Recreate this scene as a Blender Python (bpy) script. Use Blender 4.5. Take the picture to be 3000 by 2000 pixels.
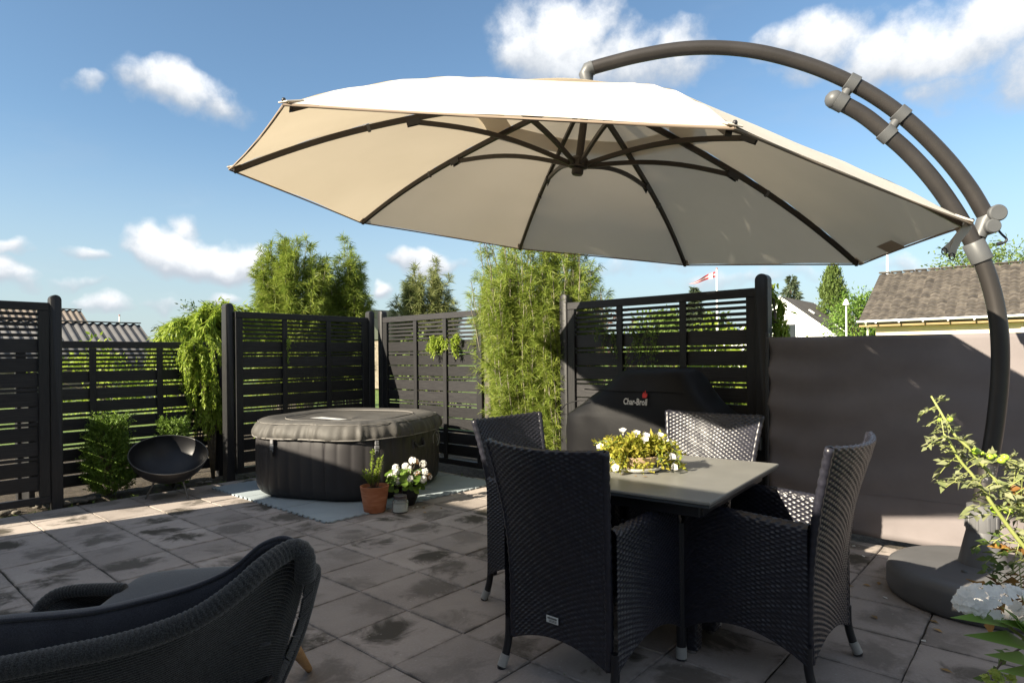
import bpy, bmesh, math, random
import numpy as np
from mathutils import Vector, Matrix, Quaternion

for o in list(bpy.data.objects): bpy.data.objects.remove(o)
SC = bpy.context.scene
COL = SC.collection
rnd = random.Random(7)
RNG = np.random.default_rng(11)
R = math.radians

# ------------------------------------------------------------------ camera
# solved from the corners of the square 0.4 m paving slabs
F, CY, H, ROLL = 1820.89, 1043.89, 1.2645, -0.0105
_r = np.array([math.cos(ROLL), 0, math.sin(ROLL)])
_u = np.array([-math.sin(ROLL), 0, math.cos(ROLL)])
_f = np.array([0, 1.0, 0])
CAM = np.array([0, 0, H])
cam = bpy.data.cameras.new('camera'); camo = bpy.data.objects.new('camera', cam); COL.objects.link(camo)
cam.sensor_fit = 'HORIZONTAL'; cam.sensor_width = 36.0; cam.lens = 36.0 * F / 3000.0
cam.shift_y = (CY - 1000.0) / 3000.0
cam.clip_start = 0.05; cam.clip_end = 6000
camo.matrix_world = Matrix(((_r[0], _u[0], 0, 0), (_r[1], _u[1], -1, 0), (_r[2], _u[2], 0, H), (0, 0, 0, 1)))
SC.camera = camo
SC.render.resolution_x = 1024; SC.render.resolution_y = 682

def ray(x, y): return _f + _r * (x - 1500.0) / F - _u * (y - CY) / F
def G(x, y, z=0.0):
    d = ray(x, y); return CAM + d * ((z - H) / d[2])
def DD(x, y, Y):
    d = ray(x, y); return CAM + d * (Y / d[1])
def ONP(x, y, P, n):
    d = ray(x, y); n = np.array(n, float); return CAM + d * (((np.array(P, float) - CAM) @ n) / (d @ n))
# paving / fence grid directions
TH = -0.71744
UD = np.array([math.sin(-TH), math.cos(TH), 0.0]); VD = np.array([UD[1], -UD[0], 0.0])
def UV(u, v, z=0.0): return UD * u + VD * v + np.array([0, 0, z])
AU = math.atan2(UD[1], UD[0]); AV = math.atan2(VD[1], VD[0])

# ------------------------------------------------------------------ light
SUN = Vector((-0.717, -0.520, 0.464)).normalized()
sl = bpy.data.lights.new('sun', 'SUN'); sl.energy = 4.1; sl.angle = R(0.53); sl.color = (1.0, 0.89, 0.70)
so = bpy.data.objects.new('sun', sl); COL.objects.link(so)
so.rotation_euler = SUN.to_track_quat('Z', 'Y').to_euler(); so.location = (-8, -6, 12)
SC.view_settings.view_transform = 'Standard'; SC.view_settings.look = 'None'
SC.view_settings.gamma = 1.0; SC.view_settings.use_curve_mapping = False
SC.view_settings.exposure = 1.92

W = bpy.data.worlds.new('World'); SC.world = W; W.use_nodes = True
nt = W.node_tree; nt.nodes.clear()
def N(tree, t, **kw):
    n = tree.nodes.new(t)
    for k, val in kw.items(): setattr(n, k, val)
    return n
def link(tree, a, b): tree.links.new(a, b)
def mth(tree, op, a, b=None, c=None, clamp=False):
    n = tree.nodes.new('ShaderNodeMath'); n.operation = op; n.use_clamp = clamp
    for i, x in enumerate((a, b, c)):
        if x is None: continue
        if isinstance(x, (int, float)): n.inputs[i].default_value = x
        else: tree.links.new(x, n.inputs[i])
    return n.outputs[0]
def vmth(tree, op, a, b=None):
    n = tree.nodes.new('ShaderNodeVectorMath'); n.operation = op
    for i, x in enumerate((a, b)):
        if x is None: continue
        if isinstance(x, (tuple, list)): n.inputs[i].default_value = x
        else: tree.links.new(x, n.inputs[i])
    return n.outputs['Value'] if op in ('LENGTH', 'DOT_PRODUCT') else n.outputs[0]
def smap(tree, x, a, b, lo=0.0, hi=1.0, typ='SMOOTHSTEP'):
    n = tree.nodes.new('ShaderNodeMapRange'); n.interpolation_type = typ; n.clamp = True
    for i, q in enumerate((a, b, lo, hi)): n.inputs[i + 1].default_value = q
    tree.links.new(x, n.inputs[0]); return n.outputs[0]
def mixc(tree, f, a, b, blend='MIX'):
    n = tree.nodes.new('ShaderNodeMix'); n.data_type = 'RGBA'; n.blend_type = blend
    for i, x in ((0, f), (6, a), (7, b)):
        if isinstance(x, (int, float)): n.inputs[i].default_value = x
        elif isinstance(x, (tuple, list)): n.inputs[i].default_value = tuple(x)[:3] + (1,)
        else: tree.links.new(x, n.inputs[i])
    return n.outputs[2]

sky = N(nt, 'ShaderNodeTexSky'); sky.sky_type = 'NISHITA'; sky.sun_disc = False
sky.sun_elevation = R(27.64); sky.sun_rotation = math.atan2(SUN.x, SUN.y)
sky.altitude = 0; sky.air_density = 1.0; sky.dust_density = 0.6; sky.ozone_density = 2.0
tc = N(nt, 'ShaderNodeTexCoord')
sep = N(nt, 'ShaderNodeSeparateXYZ'); link(nt, tc.outputs['Generated'], sep.inputs[0])
az = mth(nt, 'ARCTAN2', sep.outputs[0], sep.outputs[1]); el = mth(nt, 'ARCSINE', sep.outputs[2])
def noise(tree, vec, scale, detail=6, rough=0.55, dist=0.0, out='Fac'):
    n = N(tree, 'ShaderNodeTexNoise'); n.inputs['Scale'].default_value = scale
    n.inputs['Detail'].default_value = detail; n.inputs['Roughness'].default_value = rough
    n.inputs['Distortion'].default_value = dist
    if vec is not None: link(tree, vec, n.inputs['Vector'])
    return n.outputs[out]
cmb = N(nt, 'ShaderNodeCombineXYZ'); link(nt, az, cmb.inputs[0]); link(nt, el, cmb.inputs[1])
warp = noise(nt, tc.outputs['Generated'], 9.0, 3, 0.6, 0.0, 'Color')
wv = vmth(nt, 'SUBTRACT', warp, (0.5, 0.5, 0.5)); wv = vmth(nt, 'MULTIPLY', wv, (0.10, 0.085, 0))
pos = vmth(nt, 'ADD', cmb.outputs[0], wv)
# cumulus banks: centre and half size given by where they stand in the sky (picture units / 2352), weight
CL = [(400, 205, 150, 48, .66), (300, 190, 75, 32, .56), (490, 240, 80, 42, .6), (175, 190, 40, 24, .42),
      (385, 560, 85, 52, 1.0), (480, 600, 125, 45, 1.0), (560, 605, 52, 42, .95), (435, 505, 40, 34, .62),
      (15, 640, 62, 44, .9), (30, 580, 55, 26, .8), (250, 698, 75, 22, .55), (190, 650, 90, 16, .42), (400, 700, 60, 16, .5),
      (985, 612, 88, 27, .85), (880, 672, 32, 17, .8), (200, 590, 60, 22, .55), (500, 690, 40, 16, .55),
      (1290, 92, 130, 80, .82), (1215, 135, 75, 60, .74), (1410, 125, 120, 62, .7), (1560, 105, 80, 44, .62), (1350, 45, 70, 32, .72), (1470, 160, 180, 45, .6),
      (1890, 95, 130, 58, .78), (2050, 130, 170, 66, .8), (2200, 110, 160, 70, .74), (2310, 30, 170, 60, .8), (2170, 205, 110, 45, .5), (2350, 150, 150, 100, .55), (1850, 180, 70, 30, .5),
      (1480, 600, 130, 30, .42), (2110, 600, 110, 26, .4), (1700, 640, 200, 24, .42),
      # the rest of the sky, out of the picture
      (-700, 300, 300, 90, .8), (-1500, 500, 400, 90, .8), (3300, 300, 350, 100, .8), (4200, 500, 500, 110, .8), (600, -500, 260, 90, .75), (1700, -620, 300, 120, .75)]
ksc = 3000.0 / 2352.0
fld = None; hacc = None; wsum = None
for (cx, cy, rx, ry, wt) in CL:
    x = cx * ksc; y = cy * ksc
    if -100 < cx < 2500:
        d = ray(x, y); a0 = math.atan2(d[0], d[1]); e0 = math.atan2(d[2], math.hypot(d[0], d[1]))
        ca = math.cos(a0); sa_ = rx * ksc / F * ca * ca; se_ = ry * ksc / F * ca
    else:
        a0 = (x - 1500) / F; e0 = (CY - y) / F * .8 + .05; sa_ = rx * ksc / F; se_ = ry * ksc / F
    dv = vmth(nt, 'MULTIPLY', vmth(nt, 'SUBTRACT', pos, (a0, e0, 0)), (1 / sa_, 1 / se_, 0))
    ln = vmth(nt, 'LENGTH', dv)
    g = smap(nt, ln, 1.7, 0.15, 0, wt)
    dz = mth(nt, 'MULTIPLY', g, vmth(nt, 'DOT_PRODUCT', dv, (0, 1, 0)))
    fld = g if fld is None else mth(nt, 'MAXIMUM', fld, g)
    hacc = dz if hacc is None else mth(nt, 'ADD', hacc, dz)
    wsum = g if wsum is None else mth(nt, 'ADD', wsum, g)
n1 = noise(nt, tc.outputs['Generated'], 19.0, 7, 0.64)
n2 = noise(nt, tc.outputs['Generated'], 5.0, 4, 0.5)
dens = mth(nt, 'ADD', fld, mth(nt, 'MULTIPLY', mth(nt, 'SUBTRACT', n1, 0.5), 0.88))
dens = mth(nt, 'MULTIPLY', dens, smap(nt, fld, 0.02, 0.22))
cov = smap(nt, dens, 0.10, 0.74)
thin = smap(nt, mth(nt, 'ADD', noise(nt, vmth(nt, 'MULTIPLY', tc.outputs['Generated'], (1, 1, 3)), 3.0, 4, 0.6), 0.0), 0.52, 0.85, 0, 0.22)
cov = mth(nt, 'MAXIMUM', cov, thin)
# denser cumulus added out of view to lift the fill light in shade
gen = smap(nt, noise(nt, vmth(nt, 'MULTIPLY', tc.outputs['Generated'], (1, 1, 1.6)), 4.2, 6, 0.58), 0.41, 0.55)
osk = mth(nt, 'MAXIMUM', smap(nt, mth(nt, 'ABSOLUTE', az), .74, .92), smap(nt, el, .56, .70))
gen = mth(nt, 'MULTIPLY', mth(nt, 'MULTIPLY', gen, osk), smap(nt, el, 0.0, 0.10))
cov = mth(nt, 'MAXIMUM', cov, gen)
# water haze low over the horizon
hz = smap(nt, el, 0.34, 0.0, 0.0, 0.80)
hrel = mth(nt, 'DIVIDE', hacc, mth(nt, 'ADD', wsum, 0.02))
tone = mth(nt, 'ADD', mth(nt, 'MULTIPLY', hrel, 0.32), mth(nt, 'MULTIPLY', mth(nt, 'SUBTRACT', n1, 0.5), 0.7))
tone = smap(nt, mth(nt, 'ADD', tone, mth(nt, 'MULTIPLY', fld, 0.40)), -0.05, 0.62)
CLOUD_K = 1.0
cc = mixc(nt, tone, (3.0, 3.3, 3.7), (6.4, 6.45, 6.5))  # cloud shading painted in: grey undersides, white tops
skyc = mixc(nt, 1.0, sky.outputs[0], (0.88, 0.975, 0.97), 'MULTIPLY')
skyc = mixc(nt, hz, skyc, (2.95, 3.55, 3.85))
mx = mixc(nt, cov, skyc, cc)
bg = N(nt, 'ShaderNodeBackground'); bg.inputs['Strength'].default_value = 0.051
W.cycles.sampling_method = 'MANUAL'; W.cycles.sample_map_resolution = 256
link(nt, mx, bg.inputs['Color'])
out = N(nt, 'ShaderNodeOutputWorld'); link(nt, bg.outputs[0], out.inputs[0])

# ------------------------------------------------------------------ helpers
def tag(o, label=None, cat=None, group=None, kind=None):
    if label: o['label'] = label
    if cat: o['category'] = cat
    if group: o['group'] = group
    if kind: o['kind'] = kind
    return o
def empty(name, loc=(0, 0, 0), rz=0.0):
    o = bpy.data.objects.new(name, None); COL.objects.link(o)
    o.empty_display_size = 0.1; o.location = tuple(float(c) for c in loc); o.rotation_euler = (0, 0, rz); return o
def copy_tree(o, parent=None):
    c = o.copy(); COL.objects.link(c); c.parent = parent
    for ch in [q for q in o.children]: copy_tree(ch, c)
    return c
def addobj(name, me, mat=None, parent=None, loc=None, rot=None, smooth=None):
    o = bpy.data.objects.new(name, me); COL.objects.link(o)
    if mat is not None and not me.materials: me.materials.append(mat)
    if parent is not None: o.parent = parent
    if loc is not None: o.location = tuple(float(c) for c in loc)
    if rot is not None: o.rotation_euler = rot
    if smooth is not None: shade(me, smooth)
    return o
def shade(me, ang=40):
    me.polygons.foreach_set('use_smooth', np.ones(len(me.polygons), bool))
    if ang < 180: me.set_sharp_from_angle(angle=R(ang))
def npmesh(name, V, faces, mat=None):
    """V (n,3); faces list of int arrays (m,k)"""
    me = bpy.data.meshes.new(name)
    V = np.asarray(V, np.float32); me.vertices.add(len(V)); me.vertices.foreach_set('co', V.ravel())
    fs = [np.asarray(f, np.int32) for f in faces if len(f)]
    nl = sum(f.size for f in fs); npoly = sum(len(f) for f in fs)
    me.loops.add(nl); me.polygons.add(npoly)
    me.loops.foreach_set('vertex_index', np.concatenate([f.ravel() for f in fs]))
    tot = np.concatenate([np.full(len(f), f.shape[1], np.int32) for f in fs])
    st = np.concatenate([[0], np.cumsum(tot)[:-1]]).astype(np.int32)
    me.polygons.foreach_set('loop_start', st); me.polygons.foreach_set('loop_total', tot)
    me.update(calc_edges=True); me.validate()
    if mat is not None: me.materials.append(mat)
    return me
class MB:
    """collects simple shapes into ONE mesh"""
    def __init__(s): s.V = []; s.F = []; s.M = []
    def add(s, V, Fc, m=0):
        b = len(s.V); s.V += [tuple(float(c) for c in v) for v in V]
        s.F += [tuple(i + b for i in f) for f in Fc]; s.M += [m] * len(Fc); return s
    def box(s, c, d, bev=0.0, rot=None, m=0):
        hx, hy, hz = d[0] / 2, d[1] / 2, d[2] / 2
        if bev <= 0:
            V = [(x, y, z) for x in (-hx, hx) for y in (-hy, hy) for z in (-hz, hz)]
            Fc = [(0, 1, 3, 2), (4, 6, 7, 5), (0, 4, 5, 1), (2, 3, 7, 6), (0, 2, 6, 4), (1, 5, 7, 3)]
        else:
            b = bev; V = []; idx = {}
            for sx in (-1, 1):
                for sy in (-1, 1):
                    for sz in (-1, 1):
                        for ax in range(3):
                            p = [sx * (hx - b), sy * (hy - b), sz * (hz - b)]
                            p[ax] = (sx * hx, sy * hy, sz * hz)[ax]
                            idx[(sx, sy, sz, ax)] = len(V); V.append(tuple(p))
            I = lambda a, b_, c_, ax: idx[(a, b_, c_, ax)]
            Fc = []
            for q in (-1, 1):
                f = [(q, -1, -1, 0), (q, 1, -1, 0), (q, 1, 1, 0), (q, -1, 1, 0)]; Fc.append([I(*k) for k in (f if q > 0 else f[::-1])])
                f = [(-1, q, -1, 1), (-1, q, 1, 1), (1, q, 1, 1), (1, q, -1, 1)]; Fc.append([I(*k) for k in (f if q > 0 else f[::-1])])
                f = [(-1, -1, q, 2), (1, -1, q, 2), (1, 1, q, 2), (-1, 1, q, 2)]; Fc.append([I(*k) for k in (f if q > 0 else f[::-1])])
            for a in (-1, 1):
                for b2 in (-1, 1):
                    Fc.append([I(a, b2, -1, 0), I(a, b2, -1, 1), I(a, b2, 1, 1), I(a, b2, 1, 0)])
                    Fc.append([I(a, -1, b2, 0), I(a, -1, b2, 2), I(a, 1, b2, 2), I(a, 1, b2, 0)])
                    Fc.append([I(-1, a, b2, 1), I(-1, a, b2, 2), I(1, a, b2, 2), I(1, a, b2, 1)])
                    for c2 in (-1, 1): Fc.append([I(a, b2, c2, 0), I(a, b2, c2, 1), I(a, b2, c2, 2)])
        V = [Vector(v) for v in V]
        if rot is not None: V = [rot @ v for v in V]
        return s.add([v + Vector(tuple(float(k) for k in c)) for v in V], [tuple(f) for f in Fc], m)
    def tube(s, pts, rad, n=8, cap=True, m=0, closed=False):
        P = [Vector(tuple(float(k) for k in p)) for p in pts]; k = len(P)
        rad = [rad] * k if isinstance(rad, (int, float)) else list(rad)
        V = []; Fc = []; up = None
        for i in range(k):
            if closed: t = P[(i + 1) % k] - P[i - 1]
            else: t = P[min(i + 1, k - 1)] - P[max(i - 1, 0)]
            if t.length < 1e-9: t = Vector((0, 0, 1))
            t.normalize()
            if up is None:
                up = Vector((0, 0, 1)) if abs(t.z) < 0.9 else Vector((1, 0, 0))
            up = (up - t * up.dot(t)); up.normalize(); w = t.cross(up)
            for j in range(n):
                a = 2 * math.pi * j / n; V.append(P[i] + (up * math.cos(a) + w * math.sin(a)) * rad[i])
        rr = k if closed else k - 1
        for i in range(rr):
            for j in range(n):
                a = i * n + j; b = i * n + (j + 1) % n; i2 = (i + 1) % k
                Fc.append((a, b, i2 * n + (j + 1) % n, i2 * n + j))
        if cap and not closed:
            Fc.append(tuple(range(n - 1, -1, -1))); Fc.append(tuple((k - 1) * n + j for j in range(n)))
        return s.add(V, Fc, m)
    def lathe(s, prof, n=32, c=(0, 0, 0), m=0, sx=1, sy=1):
        V = []; Fc = []; k = len(prof); c = Vector(tuple(float(q) for q in c))
        for (r, z) in prof:
            for j in range(n):
                a = 2 * math.pi * j / n; V.append(c + Vector((r * math.cos(a) * sx, r * math.sin(a) * sy, z)))
        for i in range(k - 1):
            for j in range(n):
                Fc.append((i * n + j, i * n + (j + 1) % n, (i + 1) * n + (j + 1) % n, (i + 1) * n + j))
        if prof[0][0] > 1e-6: Fc.append(tuple(range(n - 1, -1, -1)))
        if prof[-1][0] > 1e-6: Fc.append(tuple((k - 1) * n + j for j in range(n)))
        return s.add(V, Fc, m)
    def mesh(s, name, mats, ang=None):
        me = bpy.data.meshes.new(name); me.from_pydata(s.V, [], s.F)
        for q in (mats if isinstance(mats, (list, tuple)) else [mats]): me.materials.append(q)
        if any(s.M): me.polygons.foreach_set('material_index', s.M)
        if ang is not None: shade(me, ang)
        return me
    def build(s, name, mats, parent=None, loc=None, rot=None, ang=None):
        return addobj(name, s.mesh(name, mats, ang), None, parent, loc, rot)

def spline(pts, n):
    """Catmull-Rom through pts, n samples per span"""
    P = [np.array(p, float) for p in pts]; P = [2 * P[0] - P[1]] + P + [2 * P[-1] - P[-2]]; o = []
    for i in range(1, len(P) - 2):
        for k in range(n):
            t = k / n; a, b, c, d = P[i - 1:i + 3]
            o.append(0.5 * ((2 * b) + (-a + c) * t + (2 * a - 5 * b + 4 * c - d) * t * t + (-a + 3 * b - 3 * c + d) * t ** 3))
    o.append(P[-2]); return o

# ------------------------------------------------------------------ materials
MATS = {}
def mat(name, col=(.5, .5, .5), rough=.5, metal=0.0, spec=.5, var=0.0, vscale=8.0, bump=0.0, bscale=60.0, col2=None, coord='Object',
        stretch=None, objrand=0.0, transl=None, isl=None, alpha=None, coat=0.0, bdist=.01, detail=5, ramp=(.35, .7), sheen=0.0, trans=0.0, ior=1.45):
    if name in MATS: return MATS[name]
    m = bpy.data.materials.new(name); m.use_nodes = True; t = m.node_tree; b = t.nodes['Principled BSDF']
    b.inputs['Roughness'].default_value = rough; b.inputs['Metallic'].default_value = metal
    b.inputs['Specular IOR Level'].default_value = spec; b.inputs['Coat Weight'].default_value = coat
    b.inputs['Sheen Weight'].default_value = sheen; b.inputs['Transmission Weight'].default_value = trans; b.inputs['IOR'].default_value = ior
    tcn = N(t, 'ShaderNodeTexCoord'); vec = tcn.outputs[coord] if coord != 'World' else N(t, 'ShaderNodeNewGeometry').outputs['Position']
    if objrand > 0 and coord == 'Object':
        oi = N(t, 'ShaderNodeObjectInfo')
        vec = vmth(t, 'ADD', vec, oi.outputs['Random']) if False else vec
        ad = N(t, 'ShaderNodeVectorMath'); ad.operation = 'ADD'; link(t, vec, ad.inputs[0])
        sc_ = mth(t, 'MULTIPLY', oi.outputs['Random'], 37.0); link(t, sc_, ad.inputs[1]); vec = ad.outputs[0]
    if stretch: vec = vmth(t, 'MULTIPLY', vec, stretch)
    c = tuple(col) + (1,)
    cur = None
    if col2 is not None or var > 0:
        c2 = col2 if col2 is not None else tuple(min(1, q * (1 + var)) for q in col)
        c1 = col if col2 is not None else tuple(q * (1 - var) for q in col)
        f = smap(t, noise(t, vec, vscale, detail, .6), ramp[0], ramp[1])
        cur = mixc(t, f, c1, c2)
    if isl is not None:
        gi = N(t, 'ShaderNodeNewGeometry'); cur = mixc(t, smap(t, gi.outputs['Random Per Island'], 0, 1, 0, 1, 'LINEAR'), cur if cur is not None else c[:3], isl) if not isinstance(isl, float) else cur
    if objrand > 0:
        oi2 = N(t, 'ShaderNodeObjectInfo'); f2 = smap(t, oi2.outputs['Random'], 0, 1, 1 - objrand, 1 + objrand, 'LINEAR')
        hs = N(t, 'ShaderNodeHueSaturation'); link(t, f2, hs.inputs['Value'])
        if cur is None: hs.inputs['Color'].default_value = c
        else: link(t, cur, hs.inputs['Color'])
        cur = hs.outputs[0]
    if cur is None: b.inputs['Base Color'].default_value = c
    else: link(t, cur, b.inputs['Base Color'])
    if bump > 0:
        bn = N(t, 'ShaderNodeBump'); bn.inputs['Strength'].default_value = bump; bn.inputs['Distance'].default_value = bdist
        link(t, noise(t, vec, bscale, 4, .6), bn.inputs['Height']); link(t, bn.outputs[0], b.inputs['Normal'])
    if transl is not None:
        tr = N(t, 'ShaderNodeBsdfTranslucent'); mxs = N(t, 'ShaderNodeMixShader'); mxs.inputs[0].default_value = transl[0]
        if len(transl) > 1: tr.inputs['Color'].default_value = tuple(transl[1]) + (1,)
        elif cur is not None: link(t, cur, tr.inputs['Color'])
        else: tr.inputs['Color'].default_value = c
        link(t, b.outputs[0], mxs.inputs[1]); link(t, tr.outputs[0], mxs.inputs[2]); link(t, mxs.outputs[0], t.nodes['Material Output'].inputs[0])
    MATS[name] = m; return m
# ------------------------------------------------------------------ ground
def tile_material():
    m = bpy.data.materials.new('concrete_slab'); m.use_nodes = True; t = m.node_tree; b = t.nodes['Principled BSDF']
    tcn = N(t, 'ShaderNodeTexCoord'); oi = N(t, 'ShaderNodeObjectInfo'); geo = N(t, 'ShaderNodeNewGeometry')
    wp = geo.outputs['Position']; ob = tcn.outputs['Object']
    off = mth(t, 'MULTIPLY', oi.outputs['Random'], 41.0)
    pv = vmth(t, 'ADD', ob, off)
    base = mixc(t, smap(t, noise(t, wp, 2.2, 5, .6), .3, .7), (.298, .258, .236), (.375, .328, .30))
    base = mixc(t, smap(t, noise(t, wp, 90, 3, .7), .4, .75, 0, .5), base, (.41, .37, .345))
    # algae and damp blotches, one or two on most slabs
    wn = N(t, 'ShaderNodeTexWhiteNoise'); wn.noise_dimensions = '1D'; link(t, oi.outputs['Random'], wn.inputs['W'])
    shf = vmth(t, 'MULTIPLY', vmth(t, 'SUBTRACT', wn.outputs['Color'], (.5, .5, .5)), (.26, .26, 0))
    l2 = vmth(t, 'LENGTH', vmth(t, 'ADD', vmth(t, 'MULTIPLY', ob, (1, 1, 0)), shf))
    msk = smap(t, l2, .24, .03)
    nb = noise(t, pv, 5.2, 7, .66, .7)
    bl = smap(t, mth(t, 'ADD', mth(t, 'MULTIPLY', msk, .27), mth(t, 'MULTIPLY', nb, 1.0)), .555, .80)
    bl = mth(t, 'MULTIPLY', bl, smap(t, oi.outputs['Random'], .0, .8, .3, .95))
    base = mixc(t, bl, base, (.050, .044, .034))
    # dirt towards the joints, irregular
    sx = N(t, 'ShaderNodeSeparateXYZ'); link(t, ob, sx.inputs[0])
    ed = mth(t, 'MAXIMUM', mth(t, 'ABSOLUTE', sx.outputs[0]), mth(t, 'ABSOLUTE', sx.outputs[1]))
    ef = mth(t, 'MULTIPLY', smap(t, ed, .165, .2), smap(t, noise(t, wp, 14, 4, .6), .35, .7))
    base = mixc(t, mth(t, 'MULTIPLY', ef, .55), base, (.075, .068, .058))
    # lichen specks
    vo = N(t, 'ShaderNodeTexVoronoi'); vo.inputs['Scale'].default_value = 26; vo.inputs['Randomness'].default_value = 1; link(t, wp, vo.inputs['Vector'])
    sp = mth(t, 'MULTIPLY', smap(t, vo.outputs['Distance'], .16, .10), smap(t, noise(t, wp, 3.1, 3, .6), .46, .68))
    base = mixc(t, mth(t, 'MULTIPLY', sp, .6), base, (.50, .47, .43))
    hs = N(t, 'ShaderNodeHueSaturation'); link(t, smap(t, oi.outputs['Random'], 0, 1, .86, 1.12, 'LINEAR'), hs.inputs['Value']); link(t, base, hs.inputs['Color'])
    link(t, hs.outputs[0], b.inputs['Base Color']); b.inputs['Roughness'].default_value = .86; b.inputs['Specular IOR Level'].default_value = .3
    bn = N(t, 'ShaderNodeBump'); bn.inputs['Strength'].default_value = .35; bn.inputs['Distance'].default_value = .004
    link(t, noise(t, wp, 130, 5, .7), bn.inputs['Height']); link(t, bn.outputs[0], b.inputs['Normal'])
    return m
M_TILE = tile_material()
M_JOINT = mat('joint_dirt', (.035, .030, .022), .95, col2=(.07, .062, .045), vscale=30, bump=.6, bscale=200, coord='World')
M_SOIL = mat('soil', (.045, .034, .024), .95, col2=(.10, .082, .06), vscale=22, bump=1.0, bscale=90, coord='World', bdist=.03)
M_GRASS = mat('lawn', (.075, .13, .025), .9, col2=(.16, .22, .05), vscale=1.5, bump=.6, bscale=40, coord='World', bdist=.05)
g = MB(); g.add([(-1500, -1500, 0), (1500, -1500, 0), (1500, 1500, 0), (-1500, 1500, 0)], [(0, 1, 2, 3)])
tag(g.build('ground', M_GRASS, loc=(0, 0, -.06)), kind='structure')

# patio: bedding sheet, slabs laid on it
ORG = np.array([-.87925, 3.94254, 0.0])
def pts_uv(rect, z):
    u0, u1, v0, v1 = rect; return [UV(u0, v0, z), UV(u1, v0, z), UV(u1, v1, z), UV(u0, v1, z)]
pb = MB()
P4 = pts_uv((-1.30, 4.66, -6.46, 4.8), -.012); B4 = pts_uv((-1.30, 4.66, -6.46, 4.8), -.058)
pb.add(P4 + B4, [(3, 2, 1, 0), (4, 5, 6, 7), (0, 1, 5, 4), (1, 2, 6, 5), (2, 3, 7, 6), (3, 0, 4, 7)])
patio = tag(pb.build('patio', M_JOINT), kind='structure')
def slab_mesh(L, Wd, seed):
    """slab with slightly worn edges"""
    r = random.Random(seed); hx, hy = L / 2, Wd / 2; b = .0035
    ring = []
    nseg = 6
    for (x0, y0, x1, y1) in ((-hx, -hy, hx, -hy), (hx, -hy, hx, hy), (hx, hy, -hx, hy), (-hx, hy, -hx, -hy)):
        for k in range(nseg):
            t = k / nseg; ring.append((x0 + (x1 - x0) * t, y0 + (y1 - y0) * t))
    n = len(ring); V = []; 
    ring = [(x * (1 - (.016 if r.random() < .06 else 0)), y * (1 - (.012 if r.random() < .06 else 0))) for x, y in ring]
    for (x, y) in ring: V.append((x + r.uniform(-.002, .0012), y + r.uniform(-.002, .0012), -.013))
    for i, (x, y) in enumerate(ring): V.append((V[i][0], V[i][1], -.0045 + r.uniform(-.001, .001)))
    for i, (x, y) in enumerate(ring):
        V.append((x * (1 - b / hx) + r.uniform(-.0012, .0012), y * (1 - b / hy) + r.uniform(-.0012, .0012), 0))
    Fc = [(i, (i + 1) % n, n + (i + 1) % n, n + i) for i in range(n)] + [(n + i, n + (i + 1) % n, 2 * n + (i + 1) % n, 2 * n + i) for i in range(n)]
    Fc.append(tuple(range(2 * n, 3 * n)))
    me = bpy.data.meshes.new('paving_slab'); me.from_pydata(V, [], Fc); me.materials.append(M_TILE); return me
SLABS = [slab_mesh(.394, .394, k) for k in range(9)]; SLIM = [slab_mesh(.394, .264, 20 + k) for k in range(2)]
cand = []
for i in range(-8, 14):
    for j in range(-6, 9):
        c = ORG + .4 * ((i + .5) * VD - (j + .5) * UD)
        me = SLABS[rnd.randrange(9)]
        if j == -6: c = ORG + .4 * (i + .5) * VD - (j * .4 + .265) * UD; me = SLIM[rnd.randrange(2)]
        vis = False
        if c[1] > .6:
            px = 1500 + F * c[0] / c[1]; py = CY + F * H / c[1]
            vis = -320 < px < 3320 and py < 2380
        cand.append((vis, c, me, c[1]))
vis = sorted([q for q in cand if q[0]], key=lambda q: q[3])
rest = [q for q in cand if not q[0]] + vis[295:]
for (_, c, me, _y) in vis[:295]:
    o = addobj('paving_slab', me, None, patio, c + np.array([0, 0, rnd.uniform(-.0035, .001)]),
               (rnd.uniform(-.006, .006), rnd.uniform(-.006, .006), AV + rnd.choice((0, math.pi / 2, math.pi, -math.pi / 2)) * (0 if me in SLIM else 1) + rnd.uniform(-.004, .004)))
mb = MB()
for (_, c, me, _y) in rest:
    mb.box(c + np.array([0, 0, -.0065]), (.393, .264 if me in SLIM else .393, .013), 0, Matrix.Rotation(AV, 3, 'Z'))
tag(mb.build('paving_beyond_view', M_TILE, patio), kind='stuff')

# planting bed in the recess of the fence, edging strip below the rear fence
bed = MB()
def sheet(rect, z, nu, nv, amp, seed):
    r = random.Random(seed); u0, u1, v0, v1 = rect; V = []; Fc = []
    for a in range(nu + 1):
        for b in range(nv + 1): V.append(UV(u0 + (u1 - u0) * a / nu, v0 + (v1 - v0) * b / nv, z + r.uniform(-amp, amp)))
    for a in range(nu):
        for b in range(nv):
            k = a * (nv + 1) + b; Fc.append((k, k + 1, k + nv + 2, k + nv + 1)[::-1])
    return V, Fc
bed.add(*sheet((-.4, 4.9, -7.3, -6.462), -.022, 40, 8, .012, 3)); bed.add(*sheet((-4, 7.5, -11, -7.3), -.03, 30, 10, .015, 5)); bed.add(*sheet((5.2, 8.5, -7.3, 3.0), -.03, 10, 40, .015, 6)); bed.add(*sheet((4.664, 5.2, -6.5, 2.2), -.022, 6, 60, .012, 4))
tag(bed.build('planting_bed', M_SOIL, ang=180), kind='structure')
M_STONE = mat('field_stone', (.10, .09, .075), .85, col2=(.24, .215, .18), vscale=9, bump=.6, bscale=40, objrand=.25)
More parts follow.
